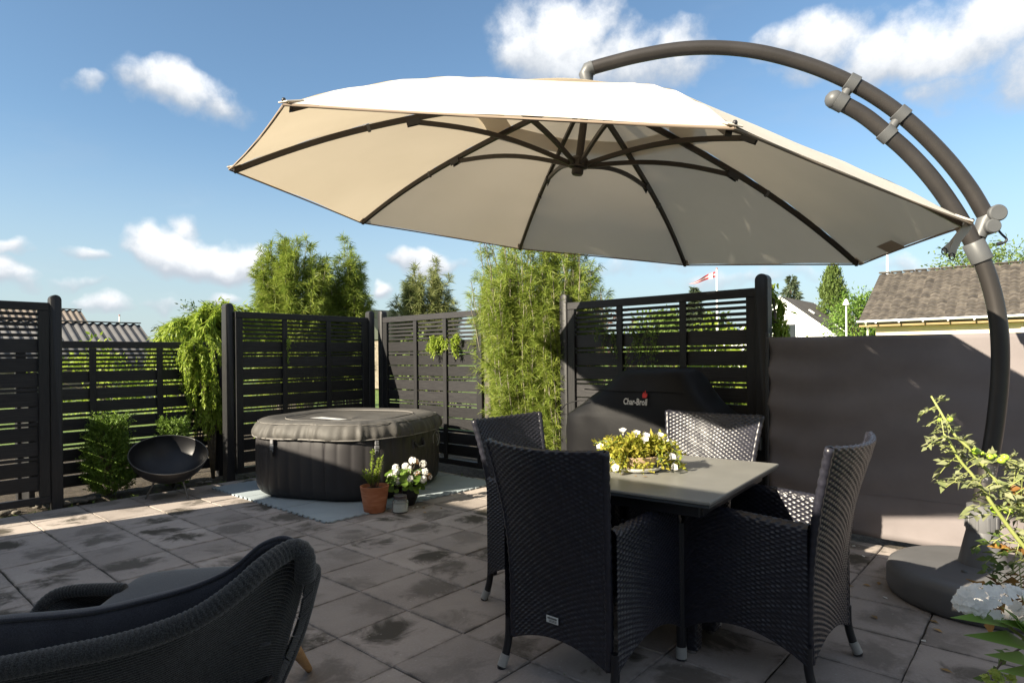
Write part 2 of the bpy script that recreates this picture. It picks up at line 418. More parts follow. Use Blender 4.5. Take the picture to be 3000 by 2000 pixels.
def rock_mesh(seed):
    r = random.Random(seed); bm = bmesh.new(); bmesh.ops.create_icosphere(bm, subdivisions=2, radius=1)
    for q in bm.verts:
        q.co *= r.uniform(.82, 1.12); q.co.z *= .55
    me = bpy.data.meshes.new('stone'); bm.to_mesh(me); bm.free(); me.materials.append(M_STONE); shade(me, 50); return me
ROCKS = [rock_mesh(k) for k in range(4)]
for k in range(20):
    if k < 10: c = UV(rnd.uniform(.9, 1.75), rnd.uniform(-6.72, -6.53)); s = rnd.uniform(.02, .05)
    elif k < 16: c = UV(rnd.uniform(1.5, 2.95), rnd.uniform(-6.80, -6.56)); s = rnd.uniform(.012, .03)
    else: c = UV(rnd.uniform(2.6, 4.5), rnd.uniform(-6.52, -6.48)); s = rnd.uniform(.018, .035)
    o = addobj('stone', ROCKS[k % 4], None, None, c + np.array([0, 0, s * .2]), (0, 0, rnd.uniform(0, 6))); o.scale = (s * 1.3, s, s)
    tag(o, 'rounded grey field stone lying on the soil at the foot of the black fence', 'stone', 'stones along the fence foot')

# ------------------------------------------------------------------ fences
M_FENCE = mat('black_stain_wood', (.0105, .010, .0118), .50, spec=.44, col2=(.022, .021, .022), vscale=5, stretch=(1.2, 30, 30), bump=.35, bscale=10, objrand=.38, bdist=.006)
M_FPOST = mat('black_stain_post', (.011, .011, .0125), .5, spec=.42, col2=(.02, .0195, .0205), vscale=4, stretch=(30, 30, 1.5), bump=.3, bscale=9, objrand=.12, bdist=.004)
_mc = {}
def boxmesh(name, d, bev, m):
    k = (name, tuple(round(x, 4) for x in d), bev, m.name)
    if k not in _mc: _mc[k] = MB().box((0, 0, 0), d, bev).mesh(name, m)
    return _mc[k]
def post(P, top, ang, label, group=None, w=.085, d=.085, base=-.055, lean=0.0, name='fence_post', m=None):
    """square post with round-nosed head"""
    mb = MB(); n = 10; prof = [(-w / 2, 0), (w / 2, 0)]; Ht = top - base
    rr = w / 2; prof += [(rr * math.cos(math.pi * k / n), Ht - rr + rr * math.sin(math.pi * k / n)) for k in range(n + 1)]
    bv = .006; k = len(prof); V = []
    cxz = [(x, z) for (x, z) in prof]
    for (y, sh) in ((-d / 2, bv), (-d / 2 + bv, 0), (d / 2 - bv, 0), (d / 2, bv)):
        for (x, z) in cxz:
            x2 = x - math.copysign(min(sh, abs(x)), x) if abs(x) > 1e-9 else 0; z2 = z - sh if z > Ht * .5 else z
            V.append((x2, y, z2))
    Fc = [tuple(range(k - 1, -1, -1))[::-1], tuple(3 * k + q for q in range(k))[::-1]]
    for l in range(3):
        for q in range(k): Fc.append((l * k + q, l * k + (q + 1) % k, (l + 1) * k + (q + 1) % k, (l + 1) * k + q)[::-1])
    o = mb.add(V, Fc).build(name, m or M_FPOST, None, (P[0], P[1], base), (lean, 0, ang), ang=40)
    return tag(o, label, 'post', group)
def panel(P, ang, L, z0, z1, rows, label, bottom_rail=True, ft=1, battens=(1 / 3, 2 / 3), lf=1):
    """frame + battens in front, boards and laths behind. local x along the panel, +y*ft = shown face"""
    root = empty('slatted_fence', (P[0], P[1], 0), ang); tag(root, label, 'fence panel', 'black slatted fence panels')
    def pc(name, d, bev, x, y, z):
        return addobj(name, boxmesh(name, d, bev, M_FENCE if d[0] > d[2] else M_FPOST), None, root, (x, y, z), (rnd.uniform(-.012, .012) if name in ('board', 'lath') else 0, rnd.uniform(-.0022, .0022) if name in ('board', 'lath') else 0, rnd.uniform(-.0012, .0012)))
    pc('rail', (L, .045, .068), .004, L / 2, ft * .012, z1 - .034)
    if bottom_rail: pc('rail', (L, .045, .06), .004, L / 2, ft * .012, z0 + .03)
    zt = z1 - .068; zb = z0 + (.06 if bottom_rail else 0)
    for x in (.04, L - .04): pc('stile', (.078, .044, zt - zb), .004, x, ft * .013, (zt + zb) / 2)
    for q in battens: pc('batten', (.058, .022, zt - zb - .002), .003, L * q, ft * .024, (zt + zb) / 2)
    z = zt
    for r_ in rows:
        k, h = r_
        if k == 'g': z -= h; continue
        if z - h < zb - .02: break
        pc('board' if k == 'W' else 'lath', (L - .02, .018 if k == 'W' else .016, h), .003, L / 2, -ft * (.001 if k == 'W' else .002) + rnd.uniform(-.0015, .0015), z - h / 2)
        z -= h
    return root
def rows_std(nthin=5, w=.117, t=.026, gt=.0185, g1=.0105, pat='WtWWtWWtWWtWWW'):
    r = []
    for _ in range(nthin): r += [('g', gt), ('t', t)]
    r += [('g', gt)]
    for a in range(len(pat)):
        c = pat[a]
        r += [('W', w) if c == 'W' else ('t', t)]
        r += [('g', g1)]
    return r
PZ0, PZ1 = .05, 1.775
RS = rows_std()
pA = UV(1.45, -6.50); pB = UV(2.94, -6.50)
post(pA, 1.835, AU, 'black round-topped post carrying a tall fence panel beside the low slatted fence', 'black fence posts')
post(UV(-.14, -6.50), 1.835, AU, 'black round-topped end post of the tall fence towards the house', 'black fence posts')
panel(UV(-.10, -6.50), AU, 1.505, .055, 1.765, RS, 'tall black slatted fence panel ending at the patio edge beside the low fence', ft=-1)
post(pB, 1.85, AU, 'black round-topped post with a sunlit edge between low fence and hot tub', 'black fence posts', w=.088, d=.10)
panel(UV(2.985, -6.455), AU, 1.66, .07, 1.765, RS, 'tall black slatted fence panel in shade behind the left side of the hot tub', ft=-1)
post(UV(4.69, -6.445), 1.85, AU, 'black round-topped post ending the shaded panel in the fence corner', 'black fence posts')
# low fence behind the bed
low = rows_std(5, .108, .024, .017, .016, 'WtWWtWWtWWW')
panel(UV(1.27, -7.06), AU, 1.80, .03, 1.455, low, 'low black slatted fence behind the clipped bushes and fire bowl', bottom_rail=False, ft=-1)
post(UV(3.10, -7.05), 1.30, AU, 'short black post hidden at the end of the low fence', 'black fence posts')
panel(UV(1.30, -7.03), AV, .49, .03, .98, rows_std(0, .108, .024, .017, .016, 'WWWWWWWWW'), 'unseen short black slatted return added behind the tall post to block low sun', bottom_rail=False, ft=-1, battens=())  # unseen panel added to keep low sun off the paving by the bowl
# rear fence, sunlit
FU = 4.80
post(UV(FU, -6.335), 1.85, AV, 'black round-topped post starting the sunlit panel in the fence corner', 'black fence posts')
panel(UV(FU, -6.29), AV, 1.70, .07, 1.765, RS, 'sunlit tall black slatted fence panel behind the right side of the hot tub', ft=-1, battens=(.36, .66))
M_WEATH = mat('weathered_wood', (.06, .052, .045), .85, col2=(.11, .1, .088), vscale=4, stretch=(25, 25, 2), bump=.4, bscale=14)
post(UV(FU + .03, -4.53), 1.90, AV, 'rough dark square-cut post beside the feathery shrub', 'black fence posts', m=M_WEATH)
post(UV(FU, -3.50), 1.85, AV, 'black post left of the grill panel, lower part sunlit', 'black fence posts', w=.085, d=.1)
panel(UV(FU - .01, -3.455), AV, 1.76, .07, 1.765, RS, 'tall black slatted fence panel behind the covered grill', ft=-1, battens=(.32, .66))
post(UV(FU - .02, -1.65), 1.865, AV, 'tall black round-topped post beside the grey pull-out screen', 'black fence posts', w=.095, d=.1)
# lower weathered slats seen in the shrub's gap
for k in range(6):
    b_ = addobj('gap_lath', boxmesh('gap_lath', (.9, .02, .03), .003, M_FENCE), None, None, UV(FU + .12, -4.0, .25 + k * .16), (0, 0, AV))
    tag(b_, 'thin black lath across the gap behind the feathery shrub', 'lath', 'laths behind the shrub')
for q in (-4.42, -3.58):
    b_ = addobj('gap_upright', boxmesh('gap_upright', (.04, .03, 1.25), .003, M_FPOST), None, None, UV(FU + .145, q, .57), (0, 0, AV)); tag(b_, 'upright batten holding the laths behind the feathery shrub', 'batten', 'battens behind the shrub')

# ------------------------------------------------------------------ pull-out screen
M_SCR = mat('screen_fabric', (.195, .174, .176), .85, spec=.2, var=.09, vscale=2.5, bump=.3, bscale=700, bdist=.001, coord='World', transl=(.10, (.20, .15, .13)))
M_ALU = mat('anthracite_aluminium', (.055, .055, .058), .4, metal=.6, var=.05)
su = 4.70; v0s = -1.60; v1s = 1.45
sc_root = empty('side_screen', UV(su, v0s)); tag(sc_root, 'tall grey-brown fabric pull-out screen stretched along the patio edge', 'privacy screen')
sc_root.rotation_euler = (0, 0, AV)
Ls = v1s - v0s; zt0, zt1, zb0, zb1 = 1.385, 1.375, .035, .03
nu, nv = 90, 36; V = []; Fc = []
for a in range(nu + 1):
    for b in range(nv + 1):
        x = Ls * a / nu; t = b / nv
        z = (zb0 + (zb1 - zb0) * a / nu) * (1 - t) + (zt0 + (zt1 - zt0) * a / nu) * t
        wob = .017 * math.exp(-x * 1.7) * math.sin(z * 26 + 1.5 * math.sin(x * 5)) + .004 * math.sin(z * 11 + x * 2.3) * math.exp(-x * .7) + .003 * math.sin(x * 3.1 + z * 2) + .0010 * math.sin(x * 17 - z * 9 + 2 * math.sin(z * 4)) + .0015 * math.sin(z * 31 + x * 6)
        if b == nv: z -= .006 * math.sin(math.pi * a / nu)
        V.append((x, wob, z))
for a in range(nu):
    for b in range(nv):
        k = a * (nv + 1) + b; Fc.append((k, k + nv + 1, k + nv + 2, k + 1))
fab = MB().add(V, Fc).build('fabric', M_SCR, sc_root, ang=180)
md = fab.modifiers.new('thick', 'SOLIDIFY'); md.thickness = .0016
pl = MB(); pl.box((-.012, 0, .72), (.026, .03, 1.40), .004); pl.build('pull_bar', M_ALU, sc_root, (0, 0, 0), (0, .012, 0))
MB().box((.02, .0, .012), (.12, .09, .03), .004).build('foot_plate', M_ALU, sc_root)
MB().box((-.07, -.02, .60), (.06, .04, .10), .006).build('bar_handle', M_ALU, sc_root)
MB().box((Ls + .05, 0, .70), (.1, .11, 1.46), .01).build('roller_cassette', M_ALU, sc_root)
# seams sewn across the fabric
for zz in (.32,):
    MB().tube([(0, -.0025, zz), (Ls * .5, -.0035, zz + .002), (Ls, -.0025, zz - .004)], .0012, 5).build('seam', M_SCR, sc_root)

# ------------------------------------------------------------------ the house behind the photographer whose shade lies on the patio
M_WALLW = mat('white_render', (.74, .72, .68), .85, var=.05, vscale=3, bump=.2, bscale=80, coord='World')
M_TILED = mat('dark_roof', (.06, .055, .052), .8, var=.2, vscale=6)
hr = empty('house', UV(-1.55, -6.36)); tag(hr, 'white rendered bungalow behind the patio, its eave shading the paving', 'house')
hr.rotation_euler = (0, 0, AV)   # local x = v, local y = u
hl = 12.4; ev = 2.574
MB().box((hl / 2, -3.6, 1.22), (hl, 7.2, 2.56), 0).build('wall', M_WALLW, hr)
rf = MB(); y0 = .45; y1 = -3.6; pit = math.tan(R(21)); zr = ev + (y0 - y1) * pit
V = [(-.5, y0, ev), (hl + .3, y0, ev), (hl + .3, y1, zr), (-.5, y1, zr), (-.5, 2 * y1 - y0, ev), (hl + .3, 2 * y1 - y0, ev)]  # overhang past the gable added to shade the tub's left side
V2 = [(x, y, z - .12) for x, y, z in V]
rf.add(V + V2, [(0, 1, 2, 3), (3, 2, 5, 4), (7, 6, 9, 8), (8, 9, 10, 11), (0, 6, 7, 1), (4, 5, 11, 10), (0, 3, 9, 6), (3, 4, 10, 9), (2, 1, 7, 8), (5, 2, 8, 11)])
rf.build('roof', M_TILED, hr)
MB().box((-.25 + .0, y0 - .03, ev - .235), (.5, .05, .23)).build('fascia', M_WALLW, hr)  # deep board added under the overhang, blocks sun from the tub's left wall
gb = MB(); gb.add([(.002, 0, 2.5), (.002, -7.2, 2.5), (.002, -3.6, 2.5 + 3.6 * pit - .05), (.2, 0, 2.5), (.2, -7.2, 2.5), (.2, -3.6, 2.5 + 3.6 * pit - .05)], [(0, 2, 1), (3, 4, 5), (0, 1, 4, 3), (1, 2, 5, 4), (2, 0, 3, 5)])
gb.build('gable', M_WALLW, hr)
M_GLASS = mat('window_glass', (.02, .025, .03), .05, spec=.8)
for (x, w_, z_, h_) in ((2.2, 1.6, 1.35, 1.3), (5.6, 1.8, 1.05, 2.05), (9.6, 1.4, 1.35, 1.3)):
    fr = MB(); fr.box((x, .02, z_), (w_, .06, h_), .01).build('window_frame', M_WALLW, hr); MB().box((x, .055, z_), (w_ - .16, .012, h_ - .16), 0).build('pane', M_GLASS, hr)
# ------------------------------------------------------------------ cantilever parasol
def fabric_material():
    m = bpy.data.materials.new('parasol_cloth'); m.use_nodes = True; t = m.node_tree; b = t.nodes['Principled BSDF']
    wp = N(t, 'ShaderNodeNewGeometry').outputs['Position']
    b.inputs['Roughness'].default_value = .9; b.inputs['Specular IOR Level'].default_value = .15
    link(t, mixc(t, smap(t, noise(t, wp, 2.0, 4, .6), .3, .75), (.76, .715, .65), (.72, .675, .605)), b.inputs['Base Color'])
    bn = N(t, 'ShaderNodeBump'); bn.inputs['Strength'].default_value = .25; bn.inputs['Distance'].default_value = .01
    link(t, noise(t, vmth(t, 'MULTIPLY', wp, (1, 1, 1.5)), 5, 4, .55, .6), bn.inputs['Height']); link(t, bn.outputs[0], b.inputs['Normal'])
    tr = N(t, 'ShaderNodeBsdfTranslucent'); link(t, mixc(t, smap(t, noise(t, wp, 1.3, 3, .5), .3, .7), (.585, .50, .375), (.54, .46, .34)), tr.inputs['Color'])
    ms = N(t, 'ShaderNodeMixShader'); ms.inputs[0].default_value = .34
    link(t, b.outputs[0], ms.inputs[1]); link(t, tr.outputs[0], ms.inputs[2]); link(t, ms.outputs[0], t.nodes['Material Output'].inputs[0]); return m
M_CLOTH = fabric_material()
M_HEM = mat('hem_shaded', (.24, .185, .14), .9)  # hem toned down from the cloth, its shadow side put into the colour
M_RIB = mat('brown_rib_metal', (.030, .023, .019), .42, metal=.2, spec=.5, var=.08)
M_POLE = mat('bronze_grey_pole', (.056, .051, .049), .42, metal=.5, var=.10, vscale=6, bump=.08, bscale=160, bdist=.001)
M_JOINTG = mat('grey_plastic', (.085, .088, .092), .45, spec=.5, var=.06)
M_BASE = mat('silver_grey_plastic', (.115, .115, .12), .42, spec=.4, var=.06, vscale=5, bump=.06, bscale=300, bdist=.001)
M_DKPL = mat('dark_plastic', (.022, .022, .026), .45)
M_WHITE = mat('white_plastic', (.78, .77, .74), .5)
q_ = np.array([.18711794, 1.91470993, 1.6834383]); Cc = CAM + (q_ - CAM) * 1.875
nn = np.array([.13455961, -.05827846, 1.0]); nn /= np.linalg.norm(nn)
TIPX = [(672, 494), (832, 302), (2151, 370), (2846, 652), (2523, 772), (2011, 775), (1522, 727), (1056, 650)]
TIPS = [ONP(x, y, Cc, nn) for x, y in TIPX]
APEX = Cc + .75 * nn; HUB = Cc + .31 * nn
para = empty('cantilever_parasol', (2.39, 3.17, 0)); tag(para, 'large cream cantilever parasol on a curved bronze pole with round grey base', 'parasol')
PO = Vector((2.39, 3.17, 0))
def ch(o): o.parent = para; o.location = Vector(o.location) - PO; return o
def bul(t): return .050 * math.sin(math.pi * t) ** 1.0 + .030 * math.sin(math.pi * t ** 2)
def rib(k, t, off=0.0): return APEX + (TIPS[k % 8] - APEX) * t + nn * (bul(t) + off)
def gore(k, t0, t1, nt_, ns, lift=0.0, flut=0.0, sag=.003):
    V = []
    for a in range(nt_ + 1):
        t = t0 + (t1 - t0) * a / nt_
        for b in range(ns + 1):
            s = b / ns; w = 4 * s * (1 - s)
            p = rib(k, t) * (1 - s) + rib(k + 1, t) * s
            p = p + nn * (lift - sag * w * math.sin(math.pi * min(1, t)) + flut * (a / nt_) ** 2 * (math.sin(2 * math.pi * s - .5 * math.pi) * .5 + .5))
            rad = p - APEX; rad = rad - nn * (rad @ nn)
            p = p - rad * (.007 * w * t ** 6)
            # puckers by the seams, slack folds by the rim
            p = p + nn * (.0030 * math.sin(43 * t + k) * math.exp(-min(s, 1 - s) * 16) + .004 * t ** 3 * math.sin(9 * s + 2.3 * k) * math.sin(7 * t + k) * w)
            V.append(p)
    Fc = [(a * (ns + 1) + b, a * (ns + 1) + b + 1, (a + 1) * (ns + 1) + b + 1, (a + 1) * (ns + 1) + b) for a in range(nt_) for b in range(ns)]
    return V, Fc
can = None
for k in range(8):
    o = ch(MB().add(*gore(k, .275, 1.0, 22, 14)).build('canopy_gore', M_CLOTH, ang=180))
    E = [rib(k, 1.0) * (1 - s) + rib(k + 1, 1.0) * s for s in np.linspace(0, 1, 15)]
    E = [p - (p - APEX - nn * ((p - APEX) @ nn)) * (.007 * 4 * s * (1 - s)) - nn * .006 for p, s in zip(E, np.linspace(0, 1, 15))]
    hm = MB().tube(E, .005, 6).build('hem', M_HEM, None, ang=60); ch(hm)
cap = MB()
for k in range(8):
    cap.add(*gore(k, 0.0, .36, 10, 12, lift=.002, flut=.014, sag=.0))
ch(cap.build('vent_cap', M_CLOTH, ang=180))
for k in range(8):
    mb = MB(); P = [rib(k, t, -.022) for t in np.linspace(.06, .985, 24)]
    d = TIPS[k] - APEX; side = np.cross(d, nn); side /= np.linalg.norm(side)
    V = []
    for p in P:
        for (sx, sy) in ((-1, -1), (1, -1), (1, 1), (-1, 1)): V.append(p + side * sx * .0105 + nn * sy * .0155)
    Fc = [(i * 4 + j, i * 4 + (j + 1) % 4, (i + 1) * 4 + (j + 1) % 4, (i + 1) * 4 + j) for i in range(len(P) - 1) for j in range(4)] + [(3, 2, 1, 0), tuple((len(P) - 1) * 4 + j for j in range(4))]
    rb = ch(mb.add(V, Fc).build('rib', M_RIB, ang=30))
    # strut from hub to mid rib
    e = rib(k, .50, -.045); a0 = HUB + (e - HUB) * .05
    S = [a0 * (1 - s) + e * s + nn * (.045 * math.sin(math.pi * s)) for s in np.linspace(0, 1, 12)]
    V = []
    for p in S:
        for (sx, sy) in ((-1, -1), (1, -1), (1, 1), (-1, 1)): V.append(p + side * sx * .0085 + nn * sy * .0125)
    Fc = [(i * 4 + j, i * 4 + (j + 1) % 4, (i + 1) * 4 + (j + 1) % 4, (i + 1) * 4 + j) for i in range(len(S) - 1) for j in range(4)] + [(3, 2, 1, 0), tuple((len(S) - 1) * 4 + j for j in range(4))]
    ch(MB().add(V, Fc).build('strut', M_RIB, ang=30))
    # bracket plates and the light clip on the rib
    dn = d / np.linalg.norm(d)
    rm = Matrix((tuple(dn), tuple(side), tuple(np.cross(dn, side)))).transposed()
    bk = MB()
    for s in (-1, 1): bk.box(rib(k, .505, -.045) + side * s * .013, (.075, .004, .034), .006 if False else 0, rm)
    ch(bk.build('bracket', M_DKPL))
    ch(MB().box(rib(k, .63, -.024), (.018, .026, .040), .003, rm).build('clip', M_JOINTG))
    ch(MB().lathe([(0, -.008), (.006, -.006), (.0078, 0), (.005, .006), (0, .008)], 10, TIPS[k] + dn * .002 + nn * .010).build('tip_knob', M_DKPL, ang=180))
    # white sewn pocket over the rib end
    ch(MB().box(TIPS[k] - dn * .028 + nn * .004, (.07, .05, .006), .002, rm).build('tip_pocket', M_CLOTH))
ax = Vector(tuple(nn)); rq = ax.to_track_quat('Z', 'Y').to_matrix()
def axl(prof, n, at): 
    mb = MB().lathe(prof, n); mb.V = [tuple(rq @ Vector(v) + Vector(tuple(at))) for v in mb.V]; return mb
ch(axl([(.022, 0), (.022, .58)], 14, HUB).build('centre_pole', M_RIB, ang=40))
ch(axl([(.0, -.055), (.028, -.055), (.034, -.045), (.034, -.02), (.055, -.012), (.058, .03), (.045, .045), (.025, .05)], 20, HUB).build('hub', M_RIB, ang=35))
ch(axl([(.0, .0), (.075, .0), (.075, .02), (.03, .05), (.0, .05)], 16, APEX - nn * .02).build('crown_plate', M_RIB, ang=35))
# curved pole, in the upright plane through base and crown
PT = ONP(1722, 204, APEX, (0, 1, 0)); Bp = np.array([2.39, 3.17, 0]); dp = PT - Bp; dp[2] = 0; dp /= np.linalg.norm(dp); pn = np.array([-dp[1], dp[0], 0])
def PP(x, y): return ONP(x * ksc, y * ksc, Bp, pn)
lowp = [np.array([2.39, 3.17, .30])] + [PP(*q) for q in ((2258, 1140), (2274, 1050), (2288, 960), (2297, 860), (2296, 770), (2284, 690), (2262, 615), (2232, 552), (2190, 480), (2140, 410), (2085, 350), (2030, 302), (1980, 263), (1922, 231))]
LP = spline(lowp, 7)
ch(MB().tube(LP, .0395, 20).build('lower_pole', M_POLE, ang=50))
upp = [PP(*q) for q in ((2262, 492), (2228, 435), (2180, 372), (2120, 309), (2060, 257), (1990, 210), (1910, 170), (1830, 141), (1740, 119), (1650, 110), (1560, 113), (1470, 128), (1405, 144), (1362, 156))]
UP = spline(upp, 7)
ch(MB().tube(UP, .0375, 20).build('boom', M_POLE, ang=50))
ch(MB().lathe([(0, -.047), (.026, -.039), (.042, -.02), (.047, 0), (.042, .022), (.026, .039), (0, .047)], 20, PP(1916, 229)).build('end_ball', M_JOINTG, ang=180))
def near(L, P): 
    i = min(range(1, len(L) - 1), key=lambda k: np.linalg.norm(L[k] - P)); t = L[i + 1] - L[i - 1]; return L[i], t / np.linalg.norm(t)
for (ux, uy, lx, ly) in ((1953, 192, 1932, 238), (2072, 268, 2040, 308)):
    a, ta = near(UP, PP(ux, uy)); b, tb = near(LP, PP(lx, ly)); mb = MB()
    for (c, t) in ((a, ta), (b, tb)): mb.tube([c - t * .028, c - t * .025, c + t * .025, c + t * .028], [.042, .047, .047, .042], 20)
    mid = (a + b) / 2; dv = b - a; mb.tube([a + dv * .3, a + dv * .7], .024, 12)
    ch(mb.build('clamp', M_JOINTG, ang=40))
# hinge housing with knobs and crank
jc, jt = near(LP, PP(2240, 566)); jm = MB().tube([jc - jt * .075, jc - jt * .07, jc + jt * .03, jc + jt * .035], [.044, .05, .05, .046], 24)
ch(jm.build('hinge_collar', M_JOINTG, ang=40))
k1 = PP(2279, 494); k2 = PP(2268, 524); kn = Vector(tuple(pn))
if kn.y > 0: kn = -kn
kn = np.array(kn)
hb = MB(); hb.tube([PP(2248, 545), PP(2262, 510), PP(2274, 492)], [.032, .04, .043], 16)
ch(hb.build('hinge_body', M_JOINTG, ang=40))
for (c, r_) in ((k1, .042), (k2, .036)):
    mb = MB().tube([c - kn * .05, c + kn * .055, c + kn * .062], [r_, r_, r_ * .86], 24); ch(mb.build('hinge_knob', M_JOINTG, ang=35))
cr_ = MB().tube(spline([PP(2286, 520) , PP(2300, 537), PP(2312, 549), PP(2309, 556), PP(2300, 559)], 4), .0055, 8); ch(cr_.build('crank_handle', M_DKPL, ang=60))
ch(MB().tube([PP(2302, 558), PP(2291, 561)], .0095, 10).build('crank_grip', M_DKPL, ang=60))
# boom head
bh = MB(); pe = UP[-1]; bh.tube([pe + (UP[-2] - pe) * 0, PP(1352, 160), PP(1345, 172), PP(1350, 192)], [.04, .042, .04, .032], 16); ch(bh.build('boom_head', M_JOINTG, ang=50))
# base
MB().lathe([(0, 0), (.014, 0), (.014, .008), (.010, .011), (0, .011)], 14).build('bolt', M_JOINTG, para, (-.165, -.10, .178), ang=40)
MB().lathe([(0, 0), (.034, 0), (.034, .008), (.026, .012), (0, .012)], 20).build('filler_cap', M_BASE, para, (.14, .24, .172), ang=40)
_sp, _st = near(LP, PP(2258, 1085)); _stk = MB(); _tv = np.array([0, -1.0, 0]); _sd = np.cross(_st, _tv); _sd /= np.linalg.norm(_sd)
_V = []
for _h in (-.045, .045):
    for _a in np.linspace(-.9, .9, 9): _V.append(_sp + _st * _h + (_tv * math.cos(_a) + _sd * math.sin(_a)) * .0402)
_stk.add(_V, [(k, k + 1, 10 + k, 9 + k) for k in range(8)]); ch(_stk.build('sticker', mat('dark_sticker', (.03, .03, .032), .25, col2=(.2, .2, .2), vscale=60, ramp=(.55, .6)), ang=180))
bs = MB().lathe([(.40, 0), (.416, .012), (.425, .04), (.423, .115), (.412, .145), (.39, .16), (.345, .170), (.30, .168), (.22, .176), (.13, .182), (.10, .185)], 64, (0, 0, 0))
o = bs.build('base', M_BASE, para, ang=50); 
st = MB().lathe([(.108, .165), (.104, .19), (.085, .28), (.068, .355), (.062, .358)], 40); o = st.build('base_stem', M_BASE, para, ang=50)
co = MB(); co.lathe([(.060, .35), (.070, .355), (.072, .37), (.072, .435), (.068, .45), (.066, .485), (.05, .49)], 40)
for k in range(10):
    a = 2 * math.pi * k / 10; co.box((.072 * math.cos(a), .072 * math.sin(a), .40), (.008, .014, .07), .002, Matrix.Rotation(a, 3, 'Z'))
co.build('base_collar', M_BASE, para, ang=40)
# pole sticker and the tie strap hanging at the rib end
sp_, st_ = near(LP, PP(2260, 1108))
T4 = TIPS[3]
def strap(px, name):
    P = [DD(x, y, T4[1] + .02 + .01 * i) for i, (x, y) in enumerate(px)]
    V = []; 
    for i, p in enumerate(P):
        t = P[min(i + 1, len(P) - 1)] - P[max(i - 1, 0)]; t /= np.linalg.norm(t); s = np.cross(t, (0, 1, 0)); s /= np.linalg.norm(s); w = .017 * (1 - .2 * i / len(P))
        V += [p - s * w, p + s * w]
    mb = MB().add(V, [(2 * i, 2 * i + 1, 2 * i + 3, 2 * i + 2) for i in range(len(P) - 1)])
    o = ch(mb.build(name, M_CLOTH)); md = o.modifiers.new('t', 'SOLIDIFY'); md.thickness = .003
    return P
ps = strap([(2838, 658), (2810, 690), (2790, 715), (2764, 737)], 'tie_strap')
ps2 = strap([(2830, 668), (2806, 700), (2792, 730), (2786, 752)], 'tie_strap')
for p in (ps[-1], ps2[-1]):
    L = [p + np.array([.011 * math.cos(a), -.006, .014 * math.sin(a)]) for a in np.linspace(0, 2 * math.pi, 13)[:-1]]
    ch(MB().tube(L, .0025, 6, closed=True).build('strap_ring', M_DKPL, ang=60))
# sewn-in wash label
lb = ONP(2605, 723, Cc, nn) 
gl = [TIPS[3] * (1 - s) + TIPS[4] * s for s in (.44, .60)]
ins = (APEX - (gl[0] + gl[1]) / 2); ins /= np.linalg.norm(ins)
dn_ = nn * -.010
ch(MB().add([gl[0] + ins * .03 + dn_ * 2.2, gl[1] + ins * .03 + dn_ * 2.2, gl[1] + ins * .10 + dn_ * 2.4, gl[0] + ins * .10 + dn_ * 2.4], [(0, 1, 2, 3)]).build('wash_label', mat('label_cloth', (.30, .24, .19), .9)))
# ------------------------------------------------------------------ foam mats
M_MAT = mat('grey_foam', (.30, .345, .375), .85, spec=.25, var=.06, vscale=3, bump=.25, bscale=350, bdist=.001)
def jig_tile(s, seed):
    """jigsaw foam tile, dovetail teeth on every side"""
    n = 8; pts = []
    d = .016; L = s
    def side(p0, p1, flip):
        p0 = np.array(p0); p1 = np.array(p1); t = (p1 - p0) / np.linalg.norm(p1 - p0); nrm = np.array([t[1], -t[0]]); o = []
        w = L / (2 * n)
        for k in range(n):
            c = (2 * k + 1) * w + (0 if not flip else 0)
            o += [p0 + t * (c - w * .42), p0 + t * (c - w * .62) + nrm * d, p0 + t * (c + w * .62) + nrm * d, p0 + t * (c + w * .42)]
        return o
    h = s / 2
    for a, b in (((-h, -h), (h, -h)), ((h, -h), (h, h)), ((h, h), (-h, h)), ((-h, h), (-h, -h))): pts += [np.array(a)] + side(a, b, 0)
    return pts
def mat_obj(u0, u1, v0, v1, label):
    root = empty('foam_mat', UV((u0 + u1) / 2, (v0 + v1) / 2, 0), AU); tag(root, label, 'mat')
    pts = []; n_t = 24
    Lu, Lv = u1 - u0, v1 - v0; d = .017
    def side(p0, p1, nt_):
        p0 = np.array(p0); p1 = np.array(p1); Ln = np.linalg.norm(p1 - p0); t = (p1 - p0) / Ln; nrm = np.array([t[1], -t[0]]); o = []; w = Ln / (2 * nt_)
        for k in range(nt_):
            c = (2 * k + 1) * w; o += [p0 + t * (c - w * .40), p0 + t * (c - w * .62) + nrm * d, p0 + t * (c + w * .62) + nrm * d, p0 + t * (c + w * .40)]
        return o
    a, b = Lu / 2, Lv / 2
    for p, q in (((-a, -b), (a, -b)), ((a, -b), (a, b)), ((a, b), (-a, b)), ((-a, b), (-a, -b))): pts += [np.array(p)] + side(p, q, n_t)
    bm = bmesh.new(); vs = [bm.verts.new((p[0], p[1], .001)) for p in pts]; f = bm.faces.new(vs); 
    r_ = bmesh.ops.extrude_face_region(bm, geom=[f])
    for q in r_['geom']:
        if isinstance(q, bmesh.types.BMVert): q.co.z += .011
    bmesh.ops.recalc_face_normals(bm, faces=bm.faces)
    bmesh.ops.triangulate(bm, faces=[f_ for f_ in bm.faces if len(f_.verts) > 4])
    me = bpy.data.meshes.new('sheet'); bm.to_mesh(me); bm.free(); addobj('sheet', me, M_MAT, root)
    # joints between the single tiles
    for k in range(1, 3):
        for (x, y, lx, ly) in ((-a + Lu * k / 3, 0, .003, Lv - .01), (0, -b + Lv * k / 3, Lu - .01, .003)):
            MB().box((x, y, .0125), (lx, ly, .0012)).build('tile_joint', M_JOINT if False else mat('foam_joint', (.17, .2, .22), .9), root)
    return root
mat_obj(2.655, 4.56, -6.235, -4.33 + .12, 'pale grey jigsaw-edged foam mat laid under the hot tub')

